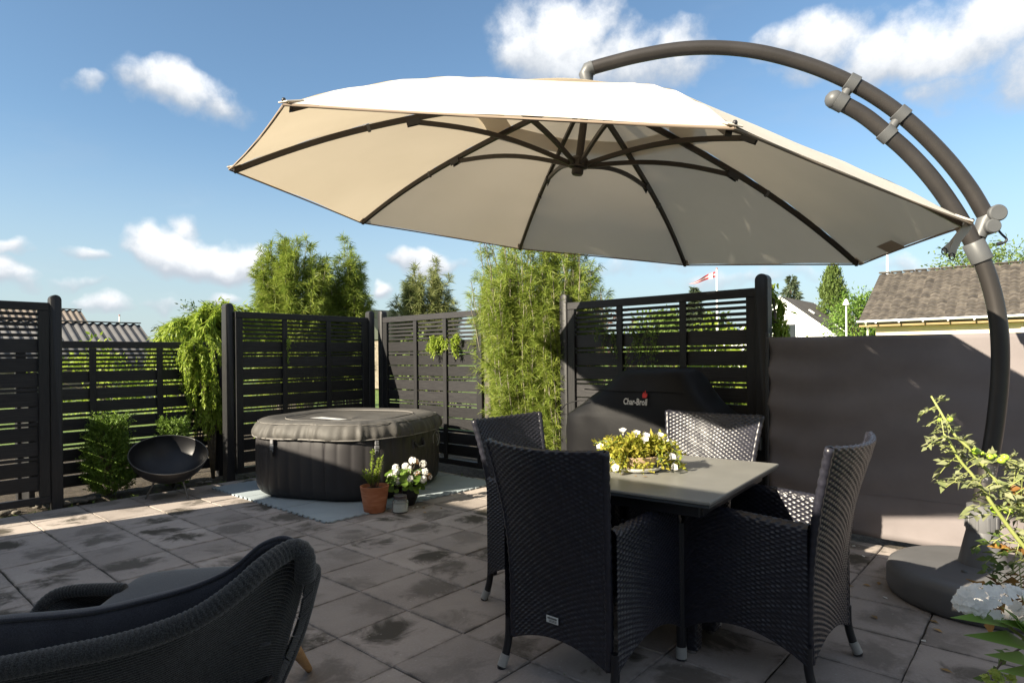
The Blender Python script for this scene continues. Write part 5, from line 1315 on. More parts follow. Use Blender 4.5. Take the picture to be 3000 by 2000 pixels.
# local x = away along the ridge, local y = left, -y = right
L_ = 8.4
MB().add([(0, -hw_, 0), (0, hw_, 0), (0, hw_, ezz), (0, 0, za - .12), (0, -hw_, ezz), (L_, -hw_, 0), (L_, hw_, 0), (L_, hw_, ezz), (L_, 0, za - .12), (L_, -hw_, ezz)], [(0, 4, 3, 2, 1), (5, 6, 7, 8, 9), (0, 5, 9, 4), (1, 2, 7, 6), (4, 9, 8, 3), (2, 3, 8, 7)]).build('wall', M_WH, wh)
M_SLATE = mat('dark_eternit_roof', (.085, .075, .066), .8, col2=(.125, .11, .095), vscale=1.2, bump=.3, bscale=12)
for sd in (-1, 1):
    y1_ = sd * (hw_ + .35); z1_ = za - (hw_ + .35) * 4.1 / hw_
    V = [(-.25, 0, za), (L_ + .25, 0, za), (L_ + .25, y1_, z1_), (-.25, y1_, z1_)]; V = V + [(x, y, z - .12) for x, y, z in V]
    Fq = [(0, 1, 2, 3), (7, 6, 5, 4), (0, 4, 5, 1), (1, 5, 6, 2), (2, 6, 7, 3), (3, 7, 4, 0)]; ro = MB().add(V, Fq if sd > 0 else [f[::-1] for f in Fq]).build('roof', M_SLATE, wh)
    bb = MB().add([(-.27, 0, za + .01), (-.27, y1_, z1_ + .01), (-.27, y1_, z1_ - .25), (-.27, 0, za - .25), (-.25, 0, za + .01), (-.25, y1_, z1_ + .01), (-.25, y1_, z1_ - .25), (-.25, 0, za - .25)], [(0, 1, 2, 3), (7, 6, 5, 4), (0, 4, 5, 1), (2, 6, 7, 3), (1, 5, 6, 2)]); bb.build('verge_board', M_GUT, wh)
    bb = MB().add([(L_ + .25, 0, za + .01), (L_ + .25, y1_, z1_ + .01), (L_ + .25, y1_, z1_ - .25), (L_ + .25, 0, za - .25), (L_ + .30, 0, za + .01), (L_ + .30, y1_, z1_ + .01), (L_ + .30, y1_, z1_ - .25), (L_ + .30, 0, za - .25)], [(0, 1, 2, 3), (7, 6, 5, 4), (0, 4, 5, 1), (2, 6, 7, 3), (1, 5, 6, 2)]); bb.build('verge_board', M_GUT, wh)
    if sd < 0:
        sl2 = math.atan2(4.1, hw_)
        for (x, t, w_, h_, m, nm) in ((2.4, .30, .22, .5, M_GUT, 'roof_vent'), (4.3, .62, .55, .95, M_GLASS, 'skylight'), (5.6, .42, .22, .2, M_SLATE, 'roof_vent'), (4.2, .80, .22, .2, M_SLATE, 'roof_vent')):
            ob_ = MB().box((x, sd * t * hw_, za - t * 4.1 + .08), (w_, h_, .10), .01, Matrix.Rotation(sl2, 3, 'X')).build(nm, m, ro)
            if nm == 'skylight': MB().box((x, sd * t * hw_, za - t * 4.1 + .06), (w_ + .16, h_ + .16, .10), .01, Matrix.Rotation(sl2, 3, 'X')).build('frame', M_GUT, ro)
MB().box((-.04, -.25, za - 2.75), (.10, 1.75, 1.1)).build('window', M_GLASS, wh)
for yy in (-1.13, -.25, .63): MB().box((-.09, yy, za - 2.75), (.06, .08, 1.15)).build('window_bar', M_GUT, wh)
MB().box((-.55, .35, za - 4.6), (1.1, 2.3, .12)).build('balcony', M_GUT, wh)
bl = MB()
for zz in (-3.55, -4.45): bl.box((-1.08, .35, za + zz), (.06, 2.3, .09))
for yy in (-.78, .35, 1.48): bl.box((-1.085, yy, za - 4.0), (.05, .08, 1.0))
for (ya, yb) in ((-.78, .35), (.35, 1.48)):
    bl.tube([(-1.07, ya, za - 4.45), (-1.07, yb, za - 3.55)], .035, 4); bl.tube([(-1.09, ya, za - 3.55), (-1.09, yb, za - 4.45)], .035, 4)
bl.build('balcony_railing', M_GUT, wh)
MB().box((3.2, -7.2, 1.3), (3.0, 3.2, 2.45)).build('annex_wall', M_WH, wh); MB().box((3.2, -7.2, 2.6), (3.5, 3.7, .14)).build('annex_roof', M_SLATE, wh)

# ---- sheds with corrugated roofs on the left
def corrugated(name, P0, L, dn, zr, drop, label, m, seed):
    """ridge from P0 along +u for L, sheet falls towards +v"""
    root = empty(name, (P0[0], P0[1], 0), AU); tag(root, label, 'shed')
    pitch = .30; n = int(L / pitch) * 8; V = []; Fc = []
    for k in range(n + 1):
        x = L * k / n; w = .038 * math.sin(2 * math.pi * k / 8)
        V += [(x, 0, zr + w), (x, -dn, zr - drop + w)]
    for k in range(n): Fc.append((2 * k, 2 * k + 1, 2 * k + 3, 2 * k + 2))
    ro = MB().add(V, Fc).build('corrugated_roof', m, root, ang=70); md = ro.modifiers.new('t', 'SOLIDIFY'); md.thickness = .012
    V = [(x, -y, z) for x, y, z in V]; ro2 = MB().add(V, [f[::-1] for f in Fc]).build('corrugated_roof', m, root, ang=70)
    MB().box((L / 2, 0, zr + .05), (L + .1, .22, .05), .02).build('ridge_cap', m, root)
    MB().box((L / 2, 0, (zr - drop) / 2 - .03), (L - .5, 2 * dn - .5, zr - drop)).build('wall', mat('shed_boards', (.20, .17, .13), .85, var=.2), root)
    for sd in (-1, 1): MB().box((L - .01, sd * dn / 2, zr - drop / 2 - .09), (.035, math.hypot(dn, drop), .13), 0, Matrix.Rotation(-sd * math.atan2(drop, dn), 3, 'X')).build('barge_board', M_WEATH, root)
    return root
M_COR = mat('grey_fibre_cement', (.085, .085, .09), .8, var=.1, vscale=2, bump=.3, bscale=20)
M_COR2 = mat('brown_fibre_cement', (.13, .11, .095), .8, var=.12, vscale=2, bump=.3, bscale=20)
Pr = DD(408, 950, 27.0); Lr = 9.0; P0 = Pr - UD * Lr; corrugated('garden_shed', P0, Lr, 3.2, float(Pr[2]), 1.75, 'low shed with a grey corrugated roof behind the low fence', M_COR, 1)
Pr = DD(236, 909, 36.0); P0 = Pr - UD * Lr; corrugated('garden_shed', P0, Lr, 3.2, float(Pr[2]), 1.75, 'taller shed with a brownish corrugated roof behind the grey one', M_COR2, 2)
Pr = DD(1062, 905, 26.0); sh_ = empty('garden_shed', (Pr[0], Pr[1], 0), AU); tag(sh_, 'dark green gabled shed roof peeping out behind the feathery shrubs', 'shed'); zz = float(Pr[2])
MB().add([(0, -1.4, zz - 1.3), (0, 0, zz), (0, 1.4, zz - 1.3), (4, -1.4, zz - 1.3), (4, 0, zz), (4, 1.4, zz - 1.3)], [(0, 1, 4, 3), (1, 2, 5, 4), (0, 2, 1), (3, 4, 5)]).build('roof', mat('green_felt', (.05, .06, .045), .9), sh_)
MB().box((2, 0, (zz - 1.3) / 2), (3.8, 2.4, zz - 1.3)).build('wall', mat('shed_boards', (.20, .17, .13), .85), sh_)
# pale garden fence far left
pf = empty('far_fence', DD(330, 1080, 19) * np.array([1, 1, 0]), AU); tag(pf, 'pale grey board fence far beyond the low black fence', 'fence')
for k in range(26): addobj('board', boxmesh('board', (.14, .02, .95), .004, mat('pale_boards', (.30, .29, .28), .85, objrand=.15)), None, pf, (k * .155, 0, .44))
for k in range(4): addobj('fence_upright', boxmesh('fence_upright', (.08, .08, 1.25), .006, M_GUT), None, pf, (k * 1.24, -.06, .56))

# ---- poles
def flagpole(x, ytop, Y, r_, label, flag):
    p = DD(x, ytop, Y); fo = empty('flagpole', (p[0], Y, -.06)); tag(fo, label, 'flagpole'); hh = float(p[2]) + .06
    MB().tube([(0, 0, 0), (0, 0, hh * .6), (0, 0, hh)], [r_ * 1.25, r_, r_ * .6], 10).build('pole', M_GUT, fo, ang=60)
    MB().lathe([(0, -.05), (.05, -.035), (.07, 0), (.05, .035), (0, .05)], 10, (0, 0, hh + .03)).build('finial', mat('finial_red', (.35, .08, .06), .5), fo, ang=180)
    if flag:
        tl = DD(2018, 827, Y) - np.array([p[0], Y, -.06]); top = DD(2096, 795, Y) - np.array([p[0], Y, -.06]); bot = DD(2096, 812, Y) - np.array([p[0], Y, -.06])
        M_FR = mat('flag_red', (.50, .03, .05), .7, transl=(.25, (.6, .03, .05))); M_FW = mat('flag_white', (.75, .75, .75), .7, transl=(.25, (.7, .7, .7)))
        n = 26; cols = [(0, .36, M_FR), (.36, .64, M_FW), (.64, 1, M_FR)]
        for (f0, f1, m) in cols:
            V = []
            for k in range(n + 1):
                t = k / n; w = np.array([0, .16 * math.sin(7 * t), .10 * math.sin(5 * t)]); a = top * (1 - t) + tl * t + w + np.array([0, 0, -.10 * math.sin(math.pi * t)]); b2 = bot * (1 - t) + tl * t + w * .9 + np.array([0, 0, -.16 * math.sin(math.pi * t)])
                V += [a * (1 - f0) + b2 * f0, a * (1 - f1) + b2 * f1]
            o = MB().add(V, [(2 * k, 2 * k + 1, 2 * k + 3, 2 * k + 2) for k in range(n)]).build('pennant_stripe', m, fo); 
        a = top * .80 + tl * .20; V = []
        for k in range(3):
            t = .10 + .08 * k; a = top * (1 - t) + tl * t + np.array([0, -.02, 0]); b2 = bot * (1 - t) + tl * t + np.array([0, -.02, -.06]); V += [a, b2]
        MB().add(V, [(0, 1, 3, 2), (2, 3, 5, 4)]).build('pennant_cross', M_FW, fo)
flagpole(2100, 788, 40.0, .075, 'tall white flagpole flying a red and white pennant', True)
flagpole(2599, 700, 34.0, .07, 'plain white flagpole behind the tiled roof', False)
flagpole(1686, 900, 60.0, .07, 'slim white pole far behind the grill panel', False)
p = DD(2479, 893, 42.0); sl_o = empty('street_lamp', (p[0], 42.0, -.06)); tag(sl_o, 'white street lamp with a conical shade beside the white house', 'street lamp'); hh = float(p[2])
MB().tube([(0, 0, 0), (0, 0, hh - .1)], [.07, .05], 10).build('pole', M_GUT, sl_o, ang=60)
MB().lathe([(.04, hh - .1), (.05, hh + .04), (.22, hh + .06), (.19, hh + .14), (.08, hh + .42), (.03, hh + .46)], 20).build('lamp_shade', M_GUT, sl_o, ang=40)
p = DD(350, 925, 40.0); flagpole(350, 925, 46.0, .06, 'distant white pole beyond the shed roofs', False)
# ------------------------------------------------------------------ pots and jars beside the tub
M_TERRA = mat('terracotta', (.34, .115, .05), .85, col2=(.46, .19, .10), vscale=9, bump=.5, bscale=60, stretch=(1, 1, 5), bdist=.004)
M_BLKG = mat('black_glaze', (.010, .010, .012), .12, spec=.6)
def flower_heads(P, Nn, r_, npet, m, rng, cup=.2):
    """five-petal blossoms as small folded petals"""
    V = []; T = []; b = 0
    for p, nv in zip(P, Nn):
        nv = nv / np.linalg.norm(nv); s = np.cross(nv, (0.3, .2, 1)); s /= np.linalg.norm(s); t = np.cross(nv, s); a0 = rng.uniform(0, 6.28)
        for k in range(npet):
            a = a0 + 2 * np.pi * k / npet; d = s * math.cos(a) + t * math.sin(a); w = s * -math.sin(a) + t * math.cos(a); R_ = r_ * rng.uniform(.85, 1.15)
            V += [p, p + d * R_ * .6 + w * R_ * .42 + nv * R_ * cup, p + d * R_ + nv * R_ * cup * 1.3, p + d * R_ * .6 - w * R_ * .42 + nv * R_ * cup]; T += [(b, b + 1, b + 2, b + 3)]; b += 4
    return MB().add(V, T)
M_PETAL = mat('white_petal', (.80, .79, .76), .7, transl=(.3, (.75, .75, .7)), var=.05, vscale=40)
M_DRY = mat('dry_petal', (.42, .25, .11), .85, var=.2, vscale=40, transl=(.2, (.4, .22, .1)))
rng = np.random.default_rng(200)
tp = G(1098, 1498); t1 = empty('terracotta_pot', tp); tag(t1, 'terracotta flower pot beside the hot tub mat', 'flower pot')
MB().lathe([(.0, .006), (.082, .004), (.088, .012), (.100, .09), (.110, .165), (.116, .205), (.118, .215), (.108, .216), (.104, .19), (.0, .185)], 40).build('pot', M_TERRA, t1, ang=50)
MB().lathe([(.0, .196), (.06, .194), (.102, .188)], 24).build('soil', M_SOIL, t1, ang=180)
hb_ = empty('potted_herb', tp + np.array([0, 0, .19])); tag(hb_, 'straggly green herb growing in the terracotta pot', 'plant')
st = MB(); P = []; D = []
for k in range(15):
    a = rng.uniform(0, 6.28); r0 = rng.uniform(0, .06); h = rng.uniform(.07, .17) if k > 2 else (.33, .27, .24)[k]; b0 = np.array([math.cos(a) * r0, math.sin(a) * r0, 0]); e = b0 + np.array([math.cos(a) * .04 + (.05 if k <= 2 else -.035), math.sin(a) * .05, h])
    st.tube([b0, (b0 + e) / 2 + np.array([.006, 0, 0]), e], [.003, .0025, .0015], 4); n = int(h / .0052)
    for q in range(n):
        t = .35 + .65 * q / n; c = b0 + (e - b0) * t; P.append(c + rng.normal(size=(2, 3)) * .003); dd = rdir(1, rng)[0] * np.array([1, 1, .3]); D.append(np.array([dd, -dd]) + np.array([0, 0, .45]))
P = np.concatenate(P); D = np.concatenate(D); st.build('stems', L_BARK, hb_, ang=180)
fol_obj('foliage', [leaves(P, D, unit(rdir(len(P), rng) * .4 + np.array([0, 0, 1])), rng.uniform(.018, .032, len(P)), .010)], L_BRIGHT, hb_)
kp = G(1190, 1478) + np.array([0, .02, 0]); k1_ = empty('glazed_pot', kp); tag(k1_, 'round black glazed pot holding white geraniums', 'flower pot')
MB().lathe([(.0, .004), (.070, .002), (.080, .02), (.105, .09), (.113, .14), (.108, .185), (.098, .205), (.102, .215), (.094, .216), (.09, .19), (.0, .185)], 44).build('pot', M_BLKG, k1_, ang=50)
MB().lathe([(.0, .20), (.088, .192)], 24).build('soil', M_SOIL, k1_, ang=180)
ge = empty('white_geranium', kp + np.array([0, 0, .20])); tag(ge, 'white geranium with browning blooms in the black pot', 'plant')
st = MB(); P = []; D = []
n = 150; th_ = rng.uniform(0, 6.28, n); rr = np.sqrt(rng.uniform(0, 1, n)) * .17; P = np.stack([np.cos(th_) * rr, np.sin(th_) * rr, rng.uniform(-.03, .12, n) - rr * .25], 1); D = np.stack([np.cos(th_), np.sin(th_), rng.uniform(-.3, .4, n)], 1)
for k in range(0, n, 5): st.tube([(P[k][0] * .2, P[k][1] * .2, -.01), P[k]], .002, 4, cap=False)
# round lobed leaves
V = []; Fq = []; b = 0
for p, d in zip(P, D):
    nv = unit(np.array([d[0] * .5, d[1] * .5 - .25, .8]) + rng.normal(size=3) * .3); s = np.cross(nv, (0, 0, 1)) + 1e-4; s /= np.linalg.norm(s); t = np.cross(nv, s); r_ = rng.uniform(.02, .034)
    V.append(p); ring = []
    for k in range(9):
        a = 2 * np.pi * k / 9; V.append(p + (s * math.cos(a) + t * math.sin(a)) * r_ * (1 + .1 * math.cos(3 * a)) + nv * r_ * .22); ring.append(b + 1 + k)
    Fq += [(b, ring[k], ring[(k + 1) % 9]) for k in range(9)]; b += 10
MB().add(V, Fq).build('foliage', L_BOX, ge, ang=180)
heads = [(-.085, -.03, .12, 0), (-.12, -.06, .045, 0), (.0, -.02, .13, 0), (.055, .0, .175, 0), (.085, -.03, .165, 1), (.15, -.03, .15, 0), (.17, -.05, .085, 0), (.155, -.08, .03, 0), (.055, -.11, .035, 0), (-.055, -.12, .02, 0), (.195, -.02, .045, 1), (.11, -.07, .075, 1), (.03, -.06, .08, 1), (.025, -.02, .11, 0), (-.07, -.10, .10, 0)]
PW = []; NW = []; PD = []; ND = []
for (x, y, z, dry) in heads:
    c = np.array([x, y, z]); st.tube([(x * .3, y * .3, 0), c], .0022, 4, cap=False)
    for k in range(15):
        d = rdir(1, rng)[0]; d[1] -= .5; d[2] += .3; d /= np.linalg.norm(d); (PD if dry and k % 3 else PW).append(c + d * .023); (ND if dry and k % 3 else NW).append(d)
st.build('stems', L_BARK, ge, ang=180)
flower_heads(PW, NW, .020, 5, M_PETAL, rng).build('blossoms', M_PETAL, ge); flower_heads(PD, ND, .016, 5, M_DRY, rng).build('dry_blossoms', M_DRY, ge)
M_GLS = mat('clear_glass', (.95, .97, .97), .03, trans=.92, ior=1.2); M_WAX = mat('pale_wax', (.62, .63, .58), .6, var=.04)
def candle_jar(P, r_, h, label, lid=True, fill=.6, ridges=True):
    j = empty('candle_jar', P); tag(j, label, 'candle jar')
    pr_ = [(.0, .002), (r_ * .92, .001), (r_, .006)]
    for k in range(9):
        z = .012 + (h * .62 - .012) * k / 8; pr_.append((r_ * (1 + (.025 if ridges and k % 2 else 0)), z))
    pr_ += [(r_ * .97, h * .68), (r_ * .80, h * .76), (r_ * .80, h * .95), (r_ * .84, h), (r_ * .78, h), (r_ * .75, h * .78), (r_ * .92, h * .66), (r_ * .93, .012), (.0, .008)]
    MB().lathe(pr_, 36).build('glass', M_GLS, j, ang=50)
    MB().lathe([(.0, .010), (r_ * .90, .010), (r_ * .905, h * fill), (.0, h * fill - .003)], 30).build('wax', M_WAX, j, ang=50)
    if lid: MB().lathe([(r_ * .8, h * .80), (r_ * .83, h * .80), (r_ * .83, h * .985), (r_ * .79, h * 1.0), (.0, h * 1.0)], 30).build('lid', mat('grey_lid', (.10, .085, .085), .45, metal=.3), j, ang=50)
candle_jar(G(1173, 1499), .064, .140, 'ridged glass candle jar with pale wax standing on the paving by the pots', True, .50)
TZ = .7345
pj = G(1792, 1362, TZ); candle_jar(np.array([pj[0], pj[1], TZ]), .05, .125, 'clear glass candle jar standing on the table beside the petunias', False, .42, False)
# petunias on the table
pc_ = G(1868, 1376, TZ); pt = empty('table_planter', (pc_[0], pc_[1], TZ)); tag(pt, 'low terracotta planter on a white saucer on the table', 'planter')
MB().lathe([(.0, .001), (.085, .001), (.105, .010), (.112, .022), (.106, .022), (.085, .008), (.0, .008)], 40).build('saucer', M_WHITE, pt, ang=50)
MB().lathe([(.0, .009), (.066, .009), (.078, .035), (.088, .06), (.092, .068), (.084, .069), (.078, .06), (.0, .058)], 40).build('pot', mat('beige_pot', (.50, .36, .26), .8, var=.1), pt, ang=50)
MB().lathe([(.0, .064), (.08, .058)], 24).build('soil', M_SOIL, pt, ang=180)
pn_ = empty('petunia', (pc_[0], pc_[1], TZ + .068)); tag(pn_, 'bushy white petunia with yellow-green leaves trailing over the table planter', 'plant')
rng = np.random.default_rng(210); st = MB(); P = []; D = []; tipsP = []
for k in range(110):
    a = rng.uniform(0, 6.28); L = rng.uniform(.09, .20) * (1.05 if abs(math.cos(a)) > .5 else .75); dr = rng.uniform(.06, .19) * (1 if k % 2 else .25); up = rng.uniform(.03, .095)
    pts = [np.array([math.cos(a) * L * t, math.sin(a) * L * t * .75, up * math.sin(min(1, t * 1.4) * 1.57) - (dr + up * .2) * max(0, t - .35) ** 1.5 * 1.6]) for t in np.linspace(0, 1, 8)]
    for q in pts: q[2] = max(q[2], -.060 + .008)
    st.tube(pts, .0018, 4, cap=False); tipsP.append(pts[-1])
    for i in range(1, 8):
        n = 6; P.append(pts[i] + rng.normal(size=(n, 3)) * .008); D.append(rdir(n, rng) + np.array([math.cos(a) * .4, math.sin(a) * .4, .5]))
P = np.concatenate(P); D = np.concatenate(D); P[:, 2] = np.maximum(P[:, 2], -.058); st.build('stems', mat('green_stem', (.16, .24, .05), .6), pn_, ang=180)
fol_obj('foliage', [leaves(P, D, unit(rdir(len(P), rng) * .6 + np.array([0, 0, 1])), rng.uniform(.018, .034, len(P)), rng.uniform(.011, .019, len(P)))], leafmat('petunia_leaf', (.26, .30, .03), (.38, .40, .045), (.46, .40, .08), .45), pn_)
def trumpets(Ps, Ds, r_):
    mb = MB()
    for p, d in zip(Ps, Ds):
        d = d / np.linalg.norm(d); s = np.cross(d, (.2, .1, 1)); s /= np.linalg.norm(s); t = np.cross(d, s); V = [p - d * .02]; n = 10
        for (q, h) in ((.25, .0), (.55, .012), (1.0, .018)):
            for k in range(n): a = 2 * np.pi * k / n; w = q * r_ * (1 + (.12 * math.cos(5 * a) if q == 1 else 0)); V.append(p + d * h + (s * math.cos(a) + t * math.sin(a)) * w)
        Fq = [(0, 1 + k, 1 + (k + 1) % n) for k in range(n)] + [(1 + l * n + k, 1 + l * n + (k + 1) % n, 1 + (l + 1) * n + (k + 1) % n, 1 + (l + 1) * n + k) for l in range(2) for k in range(n)]
        mb.add(V, Fq)
    return mb
fP = [(-.07, -.02, .105), (-.01, -.03, .095), (.03, -.04, .085), (.095, -.03, .085), (.115, -.04, .065), (.02, -.06, .07), (.145, -.03, .05), (-.175, -.05, .04), (-.12, -.12, -.04), (.13, -.09, .0), (.135, -.10, -.043)]
fD = [np.array([x * 2, y * 3 - .3, .5 + z * 3]) for x, y, z in fP]; trumpets([np.array(p) for p in fP], fD, .017).build('blossoms', M_PETAL, pn_, ang=180)
# fallen petals and leaf bits
rng = np.random.default_rng(220); M_LEAFD = mat('dead_leaf', (.30, .19, .08), .85, objrand=.3); 
lm = MB().add([(-.012, 0, .001), (0, .006, .004), (.014, .001, .002), (0, -.006, .0035)], [(0, 3, 2, 1)]).mesh('fallen_leaf', M_LEAFD); pm = MB().add([(-.008, 0, .001), (0, .006, .004), (.010, .001, .003), (0, -.006, .002)], [(0, 3, 2, 1)]).mesh('fallen_petal', M_PETAL)
for (x, y, pet) in ((1210, 1488, 1), (1223, 1485, 1), (1240, 1488, 0), (1243, 1502, 0), (1292, 1489, 0), (1214, 1497, 1), (1139, 1495, 1), (2487, 1718, 0), (2538, 1715, 0), (2575, 1710, 0), (2594, 1752, 1), (2563, 1809, 0), (2735, 1822, 0), (2748, 1848, 0), (2705, 1878, 1), (2770, 1965, 0), (2500, 1600, 1), (2530, 1630, 1)):
    g = G(x, y); sc = 1.7 if pet else 1.9
    o = addobj('fallen_petal' if pet else 'fallen_leaf', pm if pet else lm, None, None, g + np.array([0, 0, .001]), (0, 0, rng.uniform(0, 6))); o.scale = (sc, sc, sc)
    tag(o, ('small white petal fallen on the grey paving' if pet else 'small dry brown leaf fallen on the grey paving'), 'petal' if pet else 'leaf', 'petals on the paving' if pet else 'dry leaves on the paving')
for (x, y) in ((1825, 1391), (1860, 1395), (1890, 1397)):
    g = G(x, y, TZ); o = addobj('fallen_leaf', lm, None, None, (g[0], g[1], TZ + .001), (0, 0, rng.uniform(0, 6))); tag(o, 'tiny dry leaf scrap lying on the table top', 'leaf', 'scraps on the table')

# ------------------------------------------------------------------ tomato plant by the parasol base
rng = np.random.default_rng(230); TY = 2.05
tpot = np.array([1.98, 1.98, 0]); pp_ = empty('black_planter', tpot); tag(pp_, 'black plastic tub planting the tomato beside the parasol base', 'planter')
MB().lathe([(.0, .004), (.15, .002), (.155, .01), (.185, .28), (.195, .30), (.18, .30), (.175, .27), (.0, .26)], 36).build('pot', M_DKPL, pp_, ang=50)
tm = empty('tomato_plant', tpot + np.array([0, 0, .26])); tag(tm, 'leaning tomato plant with green fruit and pale curled leaves', 'plant'); TO = tpot + np.array([0, 0, .26])
M_STEM = mat('tomato_stem', (.24, .28, .07), .6, col2=(.31, .33, .12), vscale=8); M_TOMF = mat('green_tomato', (.34, .52, .05), .25, spec=.5, coat=.2)
def tpath(L, Y0, Y1): return [DD(x, y, Y0 + (Y1 - Y0) * i / (len(L) - 1)) - TO for i, (x, y) in enumerate(L)]
s1 = spline(tpath([(3060, 1560), (2990, 1475), (2920, 1410), (2850, 1325), (2790, 1265), (2755, 1205), (2728, 1160)], 1.98, 2.1), 6)
s2 = spline(tpath([(3060, 1660), (3000, 1600), (2920, 1495), (2860, 1405), (2810, 1345), (2780, 1290), (2765, 1270)], 1.95, 2.0), 6)
s3 = spline(tpath([(3080, 1500), (3040, 1420), (2990, 1370), (2950, 1345)], 2.0, 2.1), 6); s4 = spline(tpath([(3080, 1700), (3030, 1560), (2990, 1480), (2960, 1440)], 2.0, 2.15), 6)
s0 = [np.array([0, 0, 0]), s1[0] * np.array([.6, .6, .55]), s1[0]]; s0b = [np.array([.02, -.03, 0]), s2[0] * np.array([.6, .7, .5]), s2[0]]
st = MB()
for s, r0, r1 in ((s1, .0075, .003), (s2, .0075, .003), (s3, .005, .002), (s4, .005, .002), (spline(s0, 5), .009, .0075), (spline(s0b, 5), .009, .0075), ([np.array([.0, .02, 0]), s3[0]], .008, .005), ([np.array([.03, 0, 0]), s4[0]], .008, .005)): st.tube(s, list(np.linspace(r0, r1, len(s))), 7)
LP_, LD, LN, LL = [], [], [], []
def comp_leaf(p, d, L):
    """pinnate tomato leaf on a short stalk"""
    d = d / np.linalg.norm(d); sd_ = np.cross(d, (0, 0, 1)); sd_ /= np.linalg.norm(sd_) + 1e-6; pts = [p + d * L * t + np.array([0, 0, -.35 * L * t * t]) for t in np.linspace(0, 1, 6)]
    st.tube(pts, .0014, 4, cap=False)
    for i in (2, 3, 4, 5):
        for s in ((-1, 1) if i < 5 else (0,)):
            dd = unit(d * .6 + sd_ * s * .9 + rng.normal(size=3) * .3 + np.array([0, 0, -.05])); LP_.append(pts[i]); LD.append(dd); LN.append(unit(np.array([0, -.35, 1.0]) + rng.normal(size=3) * .5)); LL.append(L * rng.uniform(.30, .5))
for s, n, L0 in ((s1, 26, .085), (s2, 24, .10), (s3, 18, .10), (s4, 18, .10)):
    for k in range(n):
        i = int((.22 + .78 * k / n) * (len(s) - 1)); comp_leaf(np.array(s[i]), rdir(1, rng)[0] * np.array([1, .8, .7]) + np.array([-.15, 0, .25]), L0 * rng.uniform(.6, 1.2) * (1 - .45 * k / n))
for (x, y) in ((2835, 1420), (2780, 1415), (2850, 1450), (2960, 1400), (2980, 1350), (2940, 1440), (2985, 1500)):
    c = DD(x, y, 2.06) - TO; q = min(s1 + s2 + s3 + s4, key=lambda z: np.linalg.norm(z - c)); st.tube([q, c], .0016, 4, cap=False); comp_leaf(c, rdir(1, rng)[0] * np.array([1, .7, .6]) + np.array([-.3, 0, .1]), .085)
st.build('stems', M_STEM, tm, ang=180)
LP2 = np.array(LP_); fol_obj('foliage', [leaves(LP2, np.array(LD), np.array(LN), np.array(LL), np.array(LL) * .5, .22)], L_TOM, tm)
# lower leaves in a darker green for the house's shade, then withered ones
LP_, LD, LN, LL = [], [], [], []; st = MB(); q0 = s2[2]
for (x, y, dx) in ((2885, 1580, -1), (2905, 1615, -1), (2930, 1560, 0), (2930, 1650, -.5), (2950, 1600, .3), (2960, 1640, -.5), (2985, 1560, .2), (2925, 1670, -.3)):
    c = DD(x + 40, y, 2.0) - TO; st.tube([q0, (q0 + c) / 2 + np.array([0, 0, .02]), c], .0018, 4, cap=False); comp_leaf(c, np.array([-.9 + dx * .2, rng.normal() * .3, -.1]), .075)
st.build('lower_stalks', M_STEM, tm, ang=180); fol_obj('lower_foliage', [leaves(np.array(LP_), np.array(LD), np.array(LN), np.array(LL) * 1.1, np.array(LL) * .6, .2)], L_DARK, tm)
LP_, LD, LN, LL = [], [], [], []; st = MB()
for (x, y) in ((2985, 1650), (2960, 1685), (2990, 1700), (2950, 1710), (2930, 1735), (2975, 1720), (3000, 1640), (3000, 1430), (2995, 1400)):
    c = DD(x, y, 1.98) - TO; q0 = min(s1 + s2 + s4, key=lambda z: np.linalg.norm(z - c)); st.tube([q0, c], .0018, 4, cap=False); comp_leaf(c, np.array([-.3, 0, -.5]) + rng.normal(size=3) * .4, .085)
st.build('withered_stalks', M_STEM, tm, ang=180); fol_obj('withered_foliage', [leaves(np.array(LP_), np.array(LD), np.array(LN), np.array(LL) * 1.2, np.array(LL) * .75, .3)], leafmat('withered_leaf', (.30, .13, .03), (.16, .08, .03), (.40, .22, .05), .3), tm)
for (x, y, r_) in ((2784, 1228, .0085), (2753, 1229, .0065), (2859, 1321, .0125), (2876, 1327, .008), (2901, 1337, .0105), (2944, 1339, .0125), (2934, 1348, .012), (2915, 1334, .006), (2917, 1492, .0155), (2955, 1495, .0155), (2985, 1487, .013), (2992, 1493, .012)):
    c = DD(x, y, 2.02) - TO; MB().lathe([(0, -r_ * .88), (r_ * .5, -r_ * .78), (r_ * .9, -r_ * .4), (r_, 0), (r_ * .9, r_ * .42), (r_ * .5, r_ * .78), (0, r_ * .80)], 16, c).build('tomato', M_TOMF, tm, ang=180)
    q0 = min(s1 + s2 + s3 + s4, key=lambda z: np.linalg.norm(z - c)); MB().tube([c + np.array([0, 0, r_ * .8]), (c + q0) / 2 + np.array([0, 0, .02]), q0], .0013, 4).build('fruit_stalk', M_STEM, tm)
